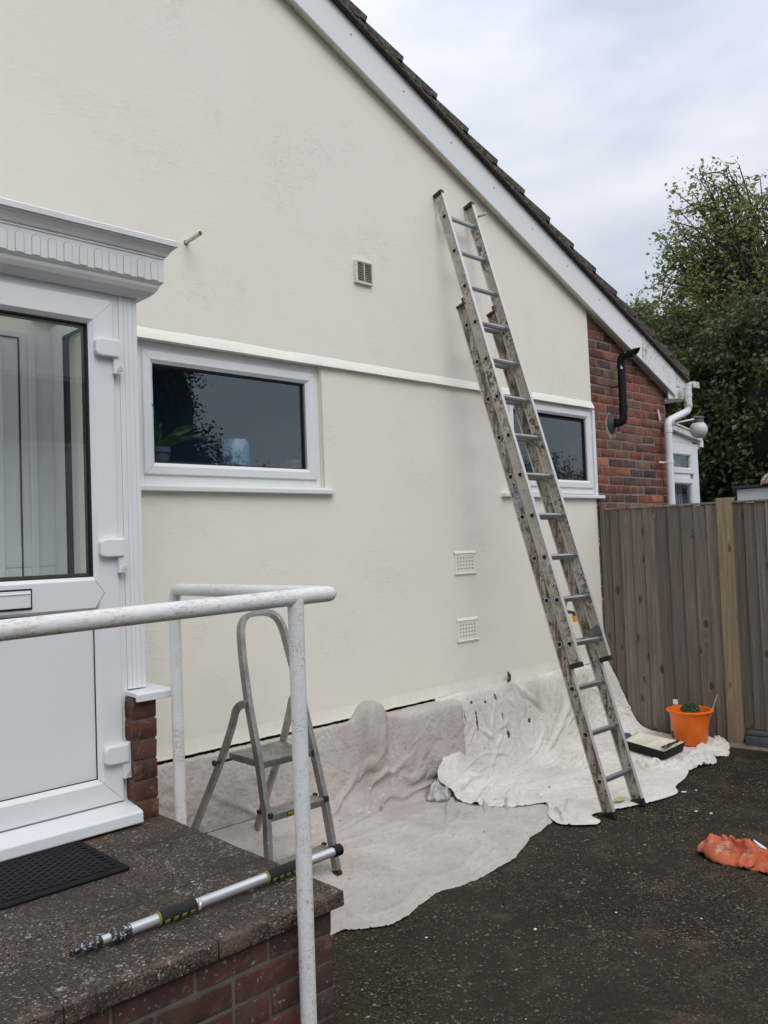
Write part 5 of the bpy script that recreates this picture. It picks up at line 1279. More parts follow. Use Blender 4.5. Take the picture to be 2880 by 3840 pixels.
# sheet A (pinkish), draped from the wall foot
NU, NV = 300, 210
edgeA = [(1.62, 2.45), (1.80, 2.44), (2.0, 2.45), (2.06, 2.46), (2.12, 2.425), (2.23, 2.38), (2.36, 2.40), (2.61, 2.49), (2.87, 2.48), (3.23, 2.55), (3.55, 2.69), (3.86, 2.78), (4.05, 2.86), (4.2, 2.92)]
def polyY(pts, x):
    for (xa_, ya), (xb_, yb) in zip(pts, pts[1:]):
        if x <= xb_: f_ = (x-xa_)/(xb_-xa_); return ya+(yb-ya)*f_
    return pts[-1][1]
FA = fold_field([([(3.36, .05), (3.24, .30), (3.02, .47), (2.72, .60)], .030, .028), ([(3.62, .34), (3.42, .47), (3.12, .58), (2.85, .66)], .022, .022), ([(4.0, .62), (3.62, .60), (3.32, .655), (3.06, .70), (2.7, .76)], .020, .020),
                 ([(3.95, .80), (3.72, .88), (3.50, 1.02)], .014, .018), ([(4.1, .95), (3.9, 1.05), (3.72, 1.2)], .016, .018), ([(4.15, 1.12), (3.95, 1.22), (3.80, 1.34)], .014, .016), ([(2.15, 1.52), (2.35, 1.58), (2.6, 1.55)], .010, .016),
                 ([(2.9, 1.55), (3.2, 1.50), (3.5, 1.42)], .010, .014), ([(2.0, 1.0), (2.4, .95), (2.9, .98)], .008, .020), ([(2.2, .15), (2.5, .35), (2.6, .52)], .007, .03), ([(2.9, .08), (2.75, .3), (2.5, .5)], .008, .03), ([(3.75, .2), (3.72, .4), (3.6, .55)], .010, .03), ([(2.5, 1.25), (2.9, 1.18), (3.3, 1.22)], .008, .02)]+creases(50, 1.9, 4.0, .04, .55, 1, 2.2, (.002, .006), (.06, .3), .6)+creases(60, 1.8, 4.1, .58, 1.62, 2, -.35, (.002, .007), (.06, .45), .5))
P = []; Slen = []
for i in range(NU):
    X = 1.63+(4.14-1.63)*i/(NU-1); g = G(X)
    bmp = math.exp(-abs((X-3.385)/.105)**3.2); L = .62*sm(3.46, 3.66, X)
    ye = polyY(edgeA, X)+.008*fbm(X*6, 0, 4)
    gp = (1-bmp)*(.006+.005*noise.noise((X*3, 0, 3)))
    prof_ = [(X, 3.742, .577+.085*bmp-gp), (X, 3.730-.050*bmp-.075*L, .577+.088*bmp-.010*L-gp), (X, 3.716-.075*bmp-.112*L, .562+.070*bmp-.030*L), (X, 3.706-.075*bmp-.110*L, .50-.01*L), (X, 3.694-.045*bmp-.095*L, .36), (X, 3.668-.06*L, .20), (X, 3.630, g+.075), (X, 3.575, g+.022), (X, 3.48, g+.012), (X, 3.2, g+.010), (X, 3.2+(ye-3.2)*.6, g+.009), (X, ye, g+.006)]
    pts = resample(catmull(prof_, 120), NV); P.append(pts)
def dA(i, j, p):
    s = j/(NV-1)*1.62; X = p.x; wall = 1-sm(.45, .62, s)
    h = FA(X, s)
    h += .0030*fbm(X*2.6+s*1.2, s*2.2, 3.1, 2)+.0024*ridged(X*6+s*5, s*9-X*2, .5)*(.25+.75*wall)
    h += 0
    e = j/(NV-1); h *= sm(0, .02, e)
    if e > .965: h += .010*(1-abs(e-.985)/.02)*max(0, .4+noise.noise((X*2.2, 0, 7))) if abs(e-.985) < .02 else 0
    return max(h, -.004) if s > .6 else h
exA = patchy(NU, NV, .03, 1.0, .002, .015)
XA = settle(P, displaced(P, dA), exA, 1)
def crease_over(X, base, fn):
    n_ = grid_normals(np.array([[tuple(p) for p in r] for r in base], float))
    for i in range(X.shape[0]):
        for j in range(X.shape[1]):
            h = fn(i, j, base[i][j])
            if h: X[i, j] += n_[i, j]*h
    return X
FA2 = fold_field([([(4.0, .62), (3.62, .60), (3.32, .655), (3.06, .70), (2.7, .76)], .022, .018), ([(3.95, .80), (3.72, .88), (3.50, 1.02)], .013, .015), ([(4.1, .95), (3.9, 1.05), (3.72, 1.2)], .014, .015), ([(4.15, 1.12), (3.95, 1.22), (3.80, 1.34)], .012, .0135), ([(2.15, 1.50), (2.40, 1.56), (2.7, 1.50)], .012, .014), ([(2.9, 1.50), (3.2, 1.42), (3.5, 1.30)], .010, .0135), ([(2.0, 1.0), (2.4, .95), (2.9, .98)], .010, .0135), ([(2.3, .80), (2.7, .84), (3.2, .80)], .010, .0135), ([(3.1, 1.1), (3.4, 1.15), (3.8, .95)], .009, .0135)]+creases(110, 1.9, 4.1, .58, 1.6, 12, -.3, (.002, .006), (.10, .5), .4)+creases(50, 1.9, 4.0, .05, .55, 13, 2.2, (.001, .004), (.06, .3), .6))
XA = crease_over(XA, P, lambda i, j, p: FA2(p.x, j/(NV-1)*1.62)*sm(0, .03, j/(NV-1)))
b = add_np(MB(), XA); tag(b.obj('dust_sheet', cloth_a, smooth=True, angle=180, solid=.0014), 'pinkish grey dust sheet draped along the wall foot under the stepladder', 'dust sheet', 'dust sheets protecting the ground')

# sheet B (whiter), overlapping to the right
NU, NV = 330, 240
topB = [(3.985, 3.735, .588), (4.35, 3.735, .592), (4.70, 3.73, .600), (4.74, 3.725, .608), (4.80, 3.733, .592), (5.2, 3.735, .590), (5.38, 3.728, .596), (5.7, 3.735, .585), (6.06, 3.72, .578)]
leftB = [(3.985, 3.735, .588), (3.965, 3.68, .50), (3.945, 3.655, .36), (3.92, 3.63, .24), (3.80, 3.56, .20), (3.755, 3.50, .155), (3.82, 3.47, .10), (3.80, 3.39, .055), (3.84, 3.25, .035), (3.96, 3.10, .030), (4.13, 3.02, .028), (4.10, 2.96, .026), (3.96, 2.86, .024), (3.875, 2.745, .020), (3.90, 2.67, .018), (4.0, 2.58, .014)]
botB = [(4.0, 2.58, .012), (4.07, 2.60, .02), (4.12, 2.685, .02), (4.25, 2.69, .012), (4.42, 2.63, .012), (4.59, 2.57, .012), (4.83, 2.535, .012), (4.95, 2.60, .016), (5.18, 2.65, .012), (5.34, 2.70, .016), (5.50, 2.70, .014), (5.62, 2.66, .014), (5.75, 2.70, .02), (5.86, 2.68, .014), (5.93, 2.735, .016)]
rightB = [(6.06, 3.72, .578), (6.065, 3.66, .46), (6.075, 3.58, .28), (6.085, 3.50, .12), (6.085, 3.40, .06), (6.09, 3.25, .045), (6.12, 3.05, .04), (6.14, 2.92, .05), (6.09, 2.80, .045), (5.93, 2.735, .016)]
T = resample(catmull(topB, 200), NU); E_ = resample(catmull(botB, 300), NU)
Lb = resample(catmull(leftB, 300), NV); Rb = resample(catmull(rightB, 300), NV)
# interior reference profile: hang, fillet, floor
P = []
for i in range(NU):
    u = i/(NU-1); t0, e0 = T[i], E_[i]; xb_ = t0.x
    mid = [(t0.x, t0.y, t0.z), (t0.x+.005, t0.y-.03, .55), (t0.x+.01, t0.y-.045, .44), (t0.x+.01, t0.y-.065, .26), (t0.x+.01, t0.y-.11, .11), (t0.x*.97+e0.x*.03, t0.y-.20, .035), (t0.x*.8+e0.x*.2, t0.y*.75+e0.y*.25-.08, .020), (t0.x*.4+e0.x*.6, t0.y*.38+e0.y*.62, .016), (e0.x, e0.y, e0.z)]
    mid = resample(catmull(mid, 120), NV); row = []
    wl = (1-sm(0, .16, u)); wr = sm(.84, 1.0, u)
    for j in range(NV):
        p = mid[j].copy()
        if wl > 0: p += (Lb[j]-midL[j])*wl if i else (Lb[j]-mid[j])
        if wr > 0: p += (Rb[j]-RbRef[j])*wr if False else Vector((0, 0, 0))
        row.append(p)
    if i == 0: midL = [q.copy() for q in mid]; 
    P.append(row)
midR = [q.copy() for q in P[-1]]
for i in range(NU):
    wr = sm(.82, 1.0, i/(NU-1))
    if wr > 0:
        for j in range(NV): P[i][j] += (Rb[j]-midR[j])*wr
FB = fold_field([([(4.36, .02), (4.42, .2), (4.46, .42), (4.36, .55)], .026, .025), ([(4.74, .0), (5.02, .2), (5.02, .38), (4.80, .52), (4.40, .62)], .030, .030), ([(5.38, .0), (5.36, .25), (5.15, .45), (4.85, .58)], .030, .032), ([(5.10, .1), (5.2, .3), (5.0, .48)], .014, .025), ([(5.72, .02), (5.80, .25), (5.85, .5)], .020, .03), ([(5.95, .05), (5.98, .3), (6.0, .5)], .022, .025),
                 ([(3.95, .60), (4.15, .58), (4.40, .66), (4.62, .62)], .030, .030), ([(3.95, .74), (4.2, .73), (4.55, .80), (4.9, .74)], .026, .024), ([(4.05, .86), (4.4, .90), (4.8, .93), (5.1, .88)], .018, .02), ([(4.1, 1.1), (4.4, 1.05), (4.8, 1.08)], .016, .02), ([(5.0, .62), (5.25, .70), (5.2, .82), (4.95, .86)], .026, .022), ([(4.6, .7), (4.9, .66), (5.2, .63)], .018, .018),
                 ([(5.55, 1.40), (5.62, 1.2), (5.60, .95)], .022, .02), ([(5.75, 1.42), (5.80, 1.2), (5.85, 1.0)], .026, .022), ([(5.35, 1.35), (5.45, 1.15), (5.62, 1.0)], .022, .02), ([(5.2, 1.3), (5.3, 1.1), (5.15, .95)], .018, .02), ([(5.9, 1.4), (5.95, 1.25), (6.02, 1.15)], .028, .022), ([(5.05, 1.38), (5.2, 1.22), (5.4, 1.1)], .014, .02), ([(4.15, 1.3), (4.05, 1.38), (3.98, 1.45)], .020, .02), ([(4.3, 1.25), (4.2, 1.35), (4.0, 1.5)], .016, .018), ([(6.0, .62), (6.03, .8), (6.05, 1.0)], .03, .03)]+creases(50, 4.0, 6.0, .03, .5, 3, 1.7, (.003, .009), (.1, .4), .4)+creases(90, 3.9, 6.0, .5, 1.55, 4, -.2, (.003, .010), (.08, .5), .5)+creases(80, 5.3, 6.05, .85, 1.5, 5, 1.5, (.006, .016), (.06, .3), .6)+creases(50, 3.8, 4.3, .55, .95, 6, .3, (.005, .014), (.06, .25), .7)+creases(30, 5.0, 5.6, .6, 1.0, 7, 1.0, (.004, .010), (.06, .25), .7))
def dB(i, j, p):
    u = i/(NU-1); e = j/(NV-1); s = e*1.55; X = T[i].x+(E_[i].x-T[i].x)*sm(.35, 1, e)
    h = FB(X, s); wall = 1-sm(.45, .65, s)
    flat = 1 if s < .9 or X < 5.25 else 1.0
    h += .004*fbm(X*2.3, s*2.3, 8.1, 2)+.005*ridged(X*9, s*2.0, 2.5)*wall*.6
    rough = sm(5.3, 5.7, X)*sm(.95, 1.15, s)+(1-sm(0, .13, u))*sm(.38, .5, e)+.35*sm(5.0, 5.4, X)*sm(.5, .8, s)
    h += .008*ridged(X*8+s*3, s*8-X*3, 4.4)*(rough+.06)+.006*ridged(X*17, s*17, 6.6)*(rough+.05)
    tray = sm(5.35, 5.45, p.x)*(1-sm(5.86, 6.3, p.x))*sm(2.86, 2.92, p.y)*(1-sm(3.36, 3.44, p.y))
    h *= (1-.92*tray)*sm(0, .015, e)
    return max(h, -.004) if s > .65 else h
exB = patchy(NU, NV, .028, 5.0, .003, .024)
for i in range(NU):
    X = T[i].x
    for j in range(NV):
        e = j/(NV-1); exB[i, j] += .05*sm(5.3, 5.6, X)*sm(.6, .75, e)+.035*(1-sm(0, .12, i/(NU-1)))*sm(.3, .40, e)*(1-sm(.62, .75, e))
        p = P[i][j]; exB[i, j] *= 1-.9*sm(5.35, 5.45, p.x)*(1-sm(5.86, 6.3, p.x))*sm(2.86, 2.92, p.y)*(1-sm(3.36, 3.44, p.y))
XB = settle(P, displaced(P, dB), exB, 2)
FB2 = fold_field([([(3.95, .74), (4.2, .73), (4.55, .80), (4.9, .74)], .016, .018), ([(4.05, .86), (4.4, .90), (4.8, .93), (5.1, .88)], .014, .016), ([(4.1, 1.1), (4.4, 1.05), (4.8, 1.08)], .012, .015), ([(4.15, 1.3), (4.05, 1.38), (3.98, 1.45)], .016, .015), ([(4.3, 1.25), (4.2, 1.35), (4.0, 1.5)], .014, .015)]+creases(110, 4.0, 5.3, .55, 1.5, 14, -.15, (.002, .008), (.10, .6), .35)+creases(80, 5.3, 6.05, .8, 1.5, 15, 1.3, (.004, .011), (.08, .35), .6)+creases(40, 4.0, 6.0, .05, .5, 16, 1.7, (.001, .005), (.1, .4), .3))
def cB(i, j, p):
    e = j/(NV-1); tray = sm(5.35, 5.45, p.x)*(1-sm(5.86, 6.3, p.x))*sm(2.86, 2.92, p.y)*(1-sm(3.36, 3.44, p.y))
    return FB2(T[i].x+(E_[i].x-T[i].x)*sm(.35, 1, e), e*1.55)*(1-tray)*sm(0, .03, e)
XB = crease_over(XB, P, cB)
Q = [[Vector(p) for p in r] for r in XB]
for row in Q:
    for p in row:
        p.z = max(p.z, G(p.x)+.006 if p.x > 4.2 or p.y > 3.3 else G(p.x)+.014); p.y = min(p.y, 3.742); p.x = min(p.x, 6.085+(3.72-p.y)*.144)
b = MB(); b.grid(Q); tag(b.obj('dust_sheet', cloth_b, smooth=True, angle=180, solid=.0014), 'off-white paint-spotted dust sheet bunched under the long ladder and orange bucket', 'dust sheet', 'dust sheets protecting the ground')
b = MB(); P2 = []
for k in range(14):
    a = 6.283*k/13; P2.append([(4.45+.05*math.cos(a)*f_*(1+.3*noise.noise((k, 0, 1))), 2.70+.028*math.sin(a)*f_, .034+.006*(1-f_)) for f_ in (0, .6, 1)])
b.grid(P2); tag(b.obj('paint_skin', simple('yellow_paint_skin', (.62, .50, .20), .6)), 'small yellow scrap of dried paint on the dust sheet by the ladder', 'scrap')

# crumpled soft things from an outline
def crumple(name, outline, hgt, mat, seed, res=90, edge=.05, freq=9):
    xs_ = [p[0] for p in outline]; ys_ = [p[1] for p in outline]; x0, x1, y0, y1 = min(xs_), max(xs_), min(ys_), max(ys_)
    def inside(x, y):
        c_ = False; n = len(outline)
        for i in range(n):
            (xa_, ya), (xb_, yb) = outline[i], outline[(i+1) % n]
            if (ya > y) != (yb > y) and x < (xb_-xa_)*(y-ya)/(yb-ya)+xa_: c_ = not c_
        return c_
    def dist(x, y):
        best = 9; n = len(outline)
        for i in range(n):
            (xa_, ya), (xb_, yb) = outline[i], outline[(i+1) % n]; dx_, dy_ = xb_-xa_, yb-ya; t_ = max(0, min(1, ((x-xa_)*dx_+(y-ya)*dy_)/(dx_*dx_+dy_*dy_+1e-9)))
            best = min(best, math.hypot(x-xa_-dx_*t_, y-ya-dy_*t_))
        return best
    n = res; idx = {}; b = MB(); vs = []; fs = []
    for i in range(n+1):
        for j in range(n+1):
            x = x0+(x1-x0)*i/n; y = y0+(y1-y0)*j/n
            if inside(x, y):
                d = dist(x, y); e = min(1, d/edge); base = G(x)+.004
                wx_ = x+.03*noise.noise((x*9, y*9, seed)); wy_ = y+.03*noise.noise((x*9+7, y*9, seed)); cr_ = lambda q: abs(q)**1.4
                hh = hgt*(e**.45)*(.45+.55*(1-2*cr_(noise.noise((wx_*freq*1.1+seed, wy_*freq*1.6, seed)))))+.34*hgt*1.0*(1-3*abs(noise.noise((wx_*freq*2.6, wy_*freq*2.2, seed+3))))*e**.5+.06*hgt*(1-3*abs(noise.noise((wx_*freq*6, wy_*freq*6, seed))))*e
                idx[(i, j)] = len(vs); vs.append((x, y, base+max(.0, hh)))
    for i in range(n):
        for j in range(n):
            q = [(i, j), (i+1, j), (i+1, j+1), (i, j+1)]
            if all(k in idx for k in q): fs.append(tuple(idx[k] for k in q))
    b.add(vs, fs); return b.obj(name, mat, None, smooth=True, angle=180, solid=.002)
rag = thing('rag', 'crumpled orange cotton rag with a white care label on the driveway', 'rag', (4.0, 1.8, 0))
out = [(4.02, 2.02), (3.955, 1.985), (3.93, 1.955), (3.885, 1.935), (3.84, 1.885), (3.835, 1.83), (3.875, 1.835), (3.905, 1.845), (3.87, 1.80), (3.865, 1.765), (3.89, 1.70), (3.885, 1.655), (3.86, 1.60), (3.84, 1.545), (3.90, 1.50), (4.0, 1.55), (4.05, 1.60), (4.04, 1.66), (4.08, 1.72), (4.12, 1.79), (4.19, 1.86), (4.23, 1.93), (4.20, 1.99), (4.12, 2.03), (4.06, 2.035)]
spine = catmull([(4.22, 1.95, 0), (4.11, 1.93, 0), (4.03, 1.855, 0), (4.04, 1.765, 0), (4.03, 1.67, 0), (3.99, 1.57, 0), (3.94, 1.45, 0)], 110)
Wd = [(.0, .050), (.10, .080), (.30, .110), (.40, .085), (.52, .110), (.72, .095), (.86, .07), (1.0, .045)]
base_ = []; start_ = []; rr = random.Random(4)
for i in range(110):
    u = i/109; w_ = [a[1]+(b_[1]-a[1])*(u-a[0])/(b_[0]-a[0]) for a, b_ in zip(Wd, Wd[1:]) if a[0] <= u <= b_[0]][0]*(1+.12*noise.noise((u*9, 0, 1)))
    d = (spine[min(109, i+1)]-spine[max(0, i-1)]).normalized(); sd_ = Vector((-d.y, d.x, 0)); rb_ = []; rs2 = []
    for j in range(80):
        v = j/79*2-1; q = spine[i]+sd_*(v*w_); q.z = G(q.x)+.004; rb_.append(q.copy())
        h = .088*max(0, 1-v*v)**.5*(.6+.5*noise.noise((u*5, v*1.5, 7)))*min(1, u*9, (1-u)*9+.2)+.020*math.exp(-((v-.25*math.sin(u*9))/.10)**2)+.016*math.exp(-((v+.45)/.09)**2)*(.5+.5*math.sin(u*14))+.022*math.exp(-((u-.40-.10*v)/.03)**2)
        q.z += max(0, h); rs2.append(q)
    base_.append(rb_); start_.append(rs2)
exR = patchy(110, 80, .06, 8.0, .10, .30)
XR_ = settle(base_, start_, exR, 3, steps=36, fine=.0018, grav=.0, pin_top=False, fric=1.0, bend=.12)
b = add_np(MB(), XR_); b.obj('cloth', rag_m, rag, smooth=True, angle=180, solid=.0016)
b = MB(); c0 = Vector((4.075, 1.725, .082)); b.add([c0+Vector((.03, .038, .018)), c0+Vector((.005, .030, .022)), c0+Vector((-.035, -.02, .012)), c0+Vector((-.03, -.045, .006)), c0+Vector((-.005, -.035, .004)), c0+Vector((.01, .0, .012))], [(0, 1, 2, 5), (2, 3, 4, 5)]); tg_ = b.obj('care_label', tag_m, rag, solid=.001)
bagt = crumple('plastic_bag', [(3.68, 3.47), (3.66, 3.53), (3.70, 3.58), (3.78, 3.585), (3.86, 3.60), (3.90, 3.56), (3.86, 3.50), (3.80, 3.46), (3.73, 3.445)], .10, bag_m, 5.0, 90, .06, 12)
tag(bagt, 'crinkled clear plastic bag tucked under the corner of the white dust sheet', 'plastic bag')

# ================================================================== BUCKET GROUP
bc = Vector((5.955, 2.985, .040))
bk = thing('bucket', 'bright orange plastic bucket standing on the dust sheet by the fence', 'bucket', bc)
b = MB(); b.lathe(bc, [(.001, .002), (.108, .0), (.112, .004), (.1475, .232), (.149, .236), (.164, .236), (.168, .240), (.168, .246), (.160, .250), (.146, .250), (.142, .236), (.106, .010), (.001, .008)], 48); b.obj('tub', orange_m, bk, smooth=True)
b = MB(); b.lathe(bc, [(.001, .16), (.13, .16)], 24); b.obj('water', simple('murky_water', (.25, .12, .05), .1), bk)
mt = MB(); rm = random.Random(9); mc = bc+Vector((.01, .0, .242))
for k in range(420):
    a = rm.uniform(0, 6.28); el = rm.uniform(0, 1)**.7*1.45; d = Vector((math.cos(a)*math.cos(el), math.sin(a)*math.cos(el), math.sin(el))); p0 = mc+Vector((d.x*.066, d.y*.055, d.z*.052-.012)); dd = (d+Vector((rm.uniform(-.4, .4), rm.uniform(-.4, .4), -.55*rm.random()))).normalized()
    mt.tube([p0, p0+dd*.010, p0+dd*.020], [.0030, .0033, .0014], 5)
P3 = []
for i in range(9):
    el = -0.2+1.77*i/8; P3.append([mc+Vector((.068*math.cos(el)*math.cos(6.283*k/20), .058*math.cos(el)*math.sin(6.283*k/20), .052*math.sin(el)-.012)) for k in range(21)])
mt.grid(P3); tag(mt.obj('mop_head', mop_m, smooth=True), 'dark green noodle-textured wash mitt resting in the orange bucket', 'wash mitt')
b = MB(); b.tube([bc+Vector((.06, -.11, .15)), bc+Vector((.125, -.160, .355))], .006, 8); tag(b.obj('stick', stick_m, smooth=True), 'thin bare wooden stirring stick leaning out of the bucket', 'stick')
bt = thing('bottle', 'bottle with white cap and label hidden behind the orange bucket', 'bottle', (6.05, 3.145, .04))
b = MB(); b.lathe((6.05, 3.145, .035), [(.001, 0), (.04, 0), (.042, .01), (.042, .20), (.035, .235), (.016, .255), (.016, .262)], 20); b.obj('body', simple('dark_bottle', (.10, .09, .06), .3), bt, smooth=True)
b = MB(); b.lathe((6.05, 3.145, .035), [(.0425, .06), (.0425, .19)], 20); b.obj('label_band', simple('printed_label', (.55, .53, .45), .5, 0, .4, 70), bt)
b = MB(); b.lathe((6.05, 3.145, .035), [(.019, .258), (.019, .29), (.016, .292), (.001, .292)], 20); b.obj('cap', upvc, bt, smooth=True)
# paint tray
tr = thing('paint_tray', 'black roller tray full of cream paint on the dust sheet', 'paint tray', (5.6, 3.1, .03))
c_ = [Vector((5.545, 3.30, .088)), Vector((5.430, 2.925, .084)), Vector((5.745, 2.930, .090)), Vector((5.835, 3.350, .092))]; cen = sum(c_, Vector())/4
b = MB()
def ring(f_, dz): return [cen+(p-cen)*f_+Vector((0, 0, dz)) for p in c_]
rings = [ring(1.03, -.006), ring(1.03, 0), ring(.965, 0), ring(.93, -.040)]; 
outer = [ring(1.03, -.006), ring(.99, -.008), ring(.94, -.062)]
vs = [p for r in rings for p in r]; b.add(vs, [(4*i+j, 4*i+(j+1) % 4, 4*i+4+(j+1) % 4, 4*i+4+j) for i in range(3) for j in range(4)]+[(12, 13, 14, 15)])
vs = [p for r in outer for p in r]; b.add(vs, [(4*i+j, 4*i+(j+1) % 4, 4*i+4+(j+1) % 4, 4*i+4+j) for i in range(2) for j in range(4)]+[(8, 9, 10, 11)])
b.obj('tray', blackpl, tr, bevel=.004, seg=2)
b = MB(); n = 26; P4 = []
for i in range(n+1):
    u = i/n; row = []
    for j in range(n+1):
        v = j/n; p = (c_[1].lerp(c_[2], u)).lerp(c_[0].lerp(c_[3], u), v); p = cen+(p-cen)*.985
        ed = min(u, 1-u, v, 1-v); h = -.026*sm(0, .10, ed)+.002; h += .018*math.exp(-((v-.55)/.07)**2)*sm(.05, .15, ed); h -= .006*sm(.6, .9, v)*sm(0, .1, ed)
        row.append(p+Vector((0, 0, h+.002*noise.noise((u*9, v*9, 0)))))
    P4.append(row)
b.grid(P4); b.obj('paint', paint_m, tr, smooth=True, angle=180, solid=.002)
br = thing('paint_brush', 'paint-smeared black brush lying across the end of the roller tray', 'paintbrush', (5.55, 2.96, .09))
b = MB(); q0 = cen.lerp(c_[1].lerp(c_[2], .52), .78)+Vector((0, 0, .006)); dv = (c_[2]-c_[1]).normalized(); b.tube([q0-dv*.045, q0-dv*.01, q0+dv*.06, q0+dv*.13], [.010, .013, .008, .010], 10); b.obj('handle', simple('black_handle', (.02, .02, .022), .3, 0, .2, 40, .1, 50, .001, (.6, 60, (.6, .6, .55))), br, smooth=True)
b = MB(); b.obox(q0-dv*.07, dv*.032, Vector((0, .02, 0)), (0, 0, .006)); b.obj('bristles', black_splat, br, bevel=.003)
gl = crumple('glove', [(5.72, 3.36), (5.70, 3.42), (5.76, 3.47), (5.82, 3.46), (5.84, 3.42), (5.80, 3.37)], .06, simple('blue_rubber_glove', (.035, .08, .20), .5, 0, .4, 60, .2, 60, .002, (.58, 60, (.45, .5, .55))), 8.0, 40, .02, 22)
tag(gl, 'crumpled blue and white rubber glove behind the paint tray', 'glove')

# ================================================================== FENCE
def fx(y): return 6.09+(3.72-y)*.144
fdir = Vector((.144, -1, 0)).normalized(); fnr = Vector((-1, -.144, 0)).normalized()   # along the fence, towards the viewer
def fpt(y, out, z): return Vector((fx(y), y, z))+fnr*out
def board_(parent, ya, yb, z0, z1, out, seed):
    rr = random.Random(seed); b = MB(); t0, t1 = .019, .006; zt = z1+rr.uniform(-.003, .002)
    lean = rr.uniform(-.002, .002); vs = []
    for z in (z0+rr.uniform(-.004, .004), zt):
        l = lean*(z/1.8)
        vs += [fpt(ya+l, out+t0+.004, z), fpt(yb-.012+l, out+t1+.001, z), fpt(yb-.012+l, out, z), fpt(ya+l, out+.002, z)]
    b.add(vs, [(0, 1, 5, 4), (1, 2, 6, 5), (2, 3, 7, 6), (3, 0, 4, 7), (0, 3, 2, 1), (4, 5, 6, 7)]); return b.obj('board', fence_m, parent, bevel=.0015)
fp = thing('fence', 'weathered closeboard timber fence with a thick brown post running out from the cream wall', 'fence', (6.15, 3.25, 0))
ye_ = [3.655, 3.573, 3.474, 3.381, 3.276, 3.187, 3.084, 2.991, 2.891, 2.815]
for i, (a, c2) in enumerate(zip(ye_, ye_[1:])): board_(fp, a, c2, .045, 1.812, .0, i)
b = MB(); b.obox(fpt(3.685, -.01, .92), fdir*.022, fnr*.022, (0, 0, .91)); b.obj('edge_batten', fence_m, fp, bevel=.002)
b = MB(); b.obox(fpt(3.255, .0, 1.822), fdir*.448, fnr*.024, (0, 0, .008)); b.obj('capping', fence_m, fp, bevel=.002)
for z in (.35, 1.0, 1.65):
    b = MB(); b.obox(fpt(3.25, -.03, z), fdir*.44, fnr*.02, (0, 0, .035)); b.obj('rail', fence_m, fp)
wp = MB(); wp.obox(fpt(3.722, -.012, .93), fdir*.020, fnr*.032, (0, 0, .94)); wp.obj('wall_post', fence_m, fp, bevel=.002)
# rough exposed brick edge strip between render and fence
b = MB(); P5 = []
for i in range(260):
    z = .3+1.6*i/259; w = .010*fbm(0, z*9, 3)+.006*noise.noise((0, z*45, 0)); xe = wx(6.05, z)
    P5.append([(xe-.004, WY-.002, z), (xe+.006+w, WY-.006+w*.6, z), (xe+.020+w, WY+.006, z), (xe+.045, WY+.020, z)])
b.grid(P5); b.obj('broken_edge', simple('crumbling_edge', (.14, .085, .06), .95, 0, .5, 30, .9, 60, .006, (.58, 40, (.6, .58, .5))), house, smooth=True)
fpo = MB(); yc = 2.755; fpo.obox(fpt(yc, .006, .926), fdir*.055, fnr*.048, (0, 0, .93)); fpo.obj('post', post_m, fp, bevel=.004, seg=2)['label'] = 'thick yellow-brown timber post between the two runs of boards'
fq = fp
y = 2.700; i = 20
while y > .95:
    w = random.Random(i).choice((.115, .075, .095, .10)); board_(fq, y, y-w, .135, 1.812, -.012, i); y -= w; i += 1
b = MB(); b.obox(fpt(1.82, -.006, 1.822), fdir*.89, fnr*.024, (0, 0, .008)); b.obj('capping', fence_m, fq, bevel=.002)
for z in (.35, 1.0, 1.65):
    b = MB(); b.obox(fpt(1.82, -.042, z), fdir*.88, fnr*.02, (0, 0, .035)); b.obj('rail', fence_m, fq)
# blue-grey brick edging under the right panel
ek = thing('brick_edging', 'row of blue-grey bricks with pale joints under the right fence panel', 'edging', (6.35, 1.9, 0))
em = [brick_mesh('brick', .215, .13, .075, gravelboard_m, 90+s, .003) for s in range(3)]
b = MB(); b.obox(fpt(1.85, .012, .045), fdir*.84, fnr*.05, (0, 0, .042)); ej = b.obj('joints', simple('pale_joint_mortar', (.34, .33, .29), .9, 0, .3, 30, .7, 90, .003), ek, bevel=.003)
y = 2.575
for k in range(8):
    o = bpy.data.objects.new('brick', em[k % 3]); col.objects.link(o); o.parent = ej
    o.location = fpt(y, .012, .052); o.rotation_euler.z = math.atan2(fdir.y, fdir.x); y -= .228
b = MB(); b.obox(fpt(1.85, -.006, .108), fdir*.84, fnr*.045, (0, 0, .012)); b.obj('capping_board', simple('grey_board', (.085, .09, .085), .8), ek, bevel=.003)
b = MB(); P6 = []
for i in range(120):
    y = 3.05-(3.05-.9)*i/119; w = .015*fbm(y*4, 0, 2); P6.append([fpt(y, -.05, .030), fpt(y, .05, .030), fpt(y, .085+w, .022), fpt(y, .10+w, -.01)])
b.grid(P6); struct(b.obj('kerb', kerb_m, smooth=True))

